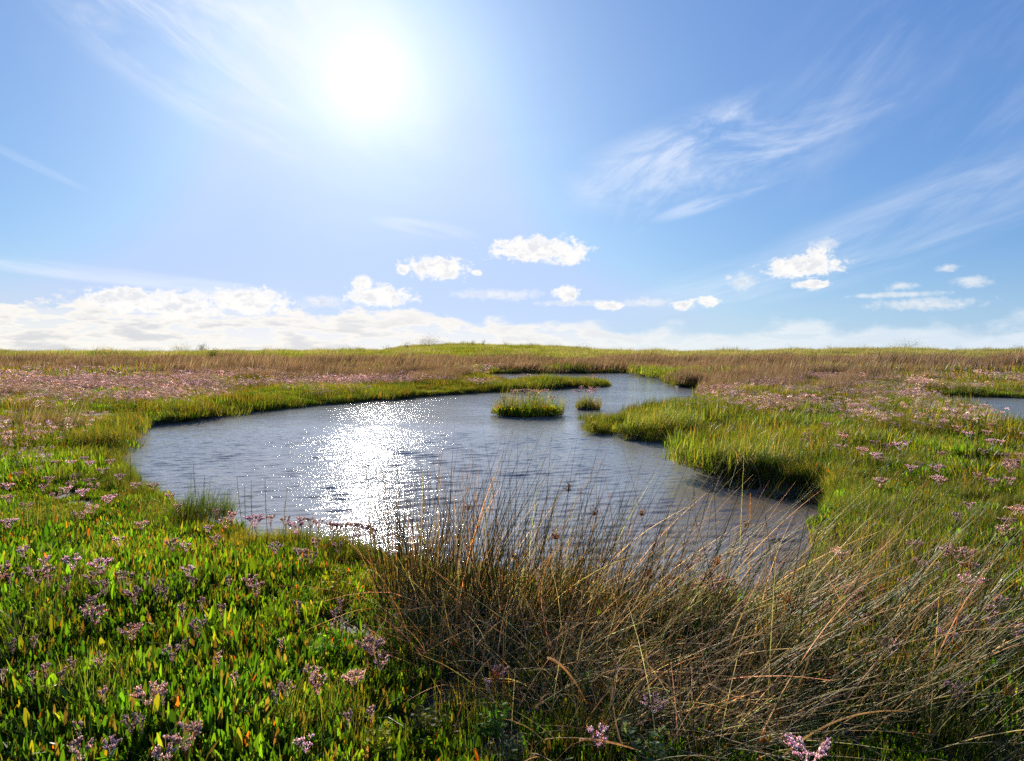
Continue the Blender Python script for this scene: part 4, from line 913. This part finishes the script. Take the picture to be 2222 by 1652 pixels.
# ------------------------------------------------------------------ bushes on the horizon ridge
def bush(u, v, wpx, hpx, d, lab, pl, leaves=900, airy=1.0):
    X, Y, Z = ray(u, v); x, y = X/Y*d, d; z = float(zland(np.array([x]), np.array([y]))[0])+.15
    w, h = wpx*d/F, hpx*d/F*1.2+.6; g = np.random.default_rng(int(u)); t = empty('bush', (float(x), float(y), z)); tag(t, lab, 'bush', 'bushes on the ridge at the horizon')
    nb = 9; seg = []; cl = []
    for k in range(nb):
        e = np.array([g.uniform(-.42, .42)*w, g.uniform(-.3, .3)*w, h*g.uniform(.25, .9)]); seg.append([[0, 0, -.1], list(e*.5+np.array([0, 0, .05])), list(e)]); cl.append((e, g.uniform(.14, .26)*min(w, h*1.6)))
    obj('branch', make_mesh('branch', [tubes(np.array(seg), np.tile([.03, .02, .01], (nb, 1)), pal(g, nb, [(.06, .045, .03, 1)]))], M_RUSH), t)
    cc = [cl[i] for i in g.integers(0, nb, leaves)]
    p = np.array([c[0] for c in cc])+g.normal(0, 1, (leaves, 3))*np.array([c[1] for c in cc])[:, None]*airy; p[:, 2] = np.abs(p[:, 2]-.1)*.95
    d_ = g.normal(0, 1, (leaves, 3)); d_ /= np.linalg.norm(d_, axis=1, keepdims=True); L = g.uniform(.05, .11, leaves)[:, None]
    s_ = np.cross(d_, g.normal(0, 1, (leaves, 3))); s_ /= np.linalg.norm(s_, axis=1, keepdims=True)
    C = np.stack([p, p+d_*L*.5, p+d_*L], 1)
    obj('crown', make_mesh('crown', [ribbons(C, np.tile([.01, .03, .004], (leaves, 1)), s_, pal(g, leaves, pl, .25))], M_GRASS), t)
BG = [(.035, .055, .012, 3), (.06, .08, .02, 2), (.10, .10, .03, 1)]
bush(393, 762, 34, 10, 114, 'dark green bush on the left part of the horizon', BG, 1300)
bush(440, 762, 22, 11, 114, 'smaller round dark bush beside the first on the left horizon', BG, 900)
bush(932, 751, 46, 11, 110, 'olive bush crowning the highest point of the dune', [(.07, .08, .02, 3), (.12, .11, .04, 2)], 1300)
bush(886, 755, 26, 6, 110, 'low scrub just left of the bush on the dune top', BG, 500)
bush(1026, 750, 12, 8, 110, 'thin twiggy bush on the dune crest right of its highest point', BG, 120)
bush(1048, 750, 12, 8, 112, 'second thin twiggy bush on the dune crest, the right one of the pair', BG, 120)
bush(1262, 757, 36, 6, 112, 'low scrub where the dune slopes down to the right', BG, 500)
bush(1872, 759, 34, 9, 118, 'windblown pale brown bush on the right horizon', [(.16, .13, .06, 3), (.10, .10, .03, 1)], 420)
bush(1960, 757, 66, 9, 118, 'wide low dark bush on the right horizon', BG, 1400)
bush(2078, 762, 24, 5, 118, 'tiny dark bush on the horizon near the right edge', BG, 400)
bush(2210, 760, 30, 6, 118, 'dark bush on the horizon at the very right edge', BG, 500)
bush(1452, 764, 18, 5, 116, 'tiny scrub on the horizon right of the dune', BG, 300)
bush(595, 762, 44, 5, 116, 'sparse twiggy growth on the horizon left of the dune', [(.14, .12, .05, 2)], 260)
bush(466, 786, 26, 9, 62, 'dark green shrub in the brown rushes left of centre', BG, 700)
for u, v, R, lab in ((1548, 1028, .16, 'slumped muddy turf clod at the water under the straw coloured tussock'), (1606, 1058, .20, 'slumped turf clod under the shaggy overhanging tussock'), (1700, 1078, .22, 'wet turf clod at the foot of the dark bank'),
                     (1772, 1090, .18, 'small turf clod where the dark bank ends at the right'), (1376, 956, .18, 'turf clod at the water along the middle of the right bank'), (262, 968, .22, 'slumped turf clod at the left tip of the pool')):
    tuft('turf_clod', lab, 'turf clod', u, v, 0., R, R*.7, 260, (.08, .24), (.004, .009), [(.06, .08, .02, 3), (.13, .11, .04, 2), (.04, .05, .01, 3)], .7, grp='slumped turf clods at the waterline')
rb = random.Random(3)
for k, (u, w_) in enumerate(((60, 26), (150, 40), (235, 22), (520, 30), (690, 26), (770, 40), (840, 22), (975, 30), (1095, 34), (1150, 24), (1205, 30), (1560, 26), (1625, 18), (1720, 30), (1800, 22), (2020, 34), (2140, 20))):
    side = 'left of the dune' if u < 850 else ('on the dune' if u < 1260 else 'right of the dune')
    bush(u, 762, w_, rb.uniform(3, 6), 112+rb.uniform(-6, 8), 'low grassy scrub breaking the horizon line '+side, [(.07, .09, .02, 3), (.13, .12, .04, 2), (.05, .06, .015, 1)], 300)
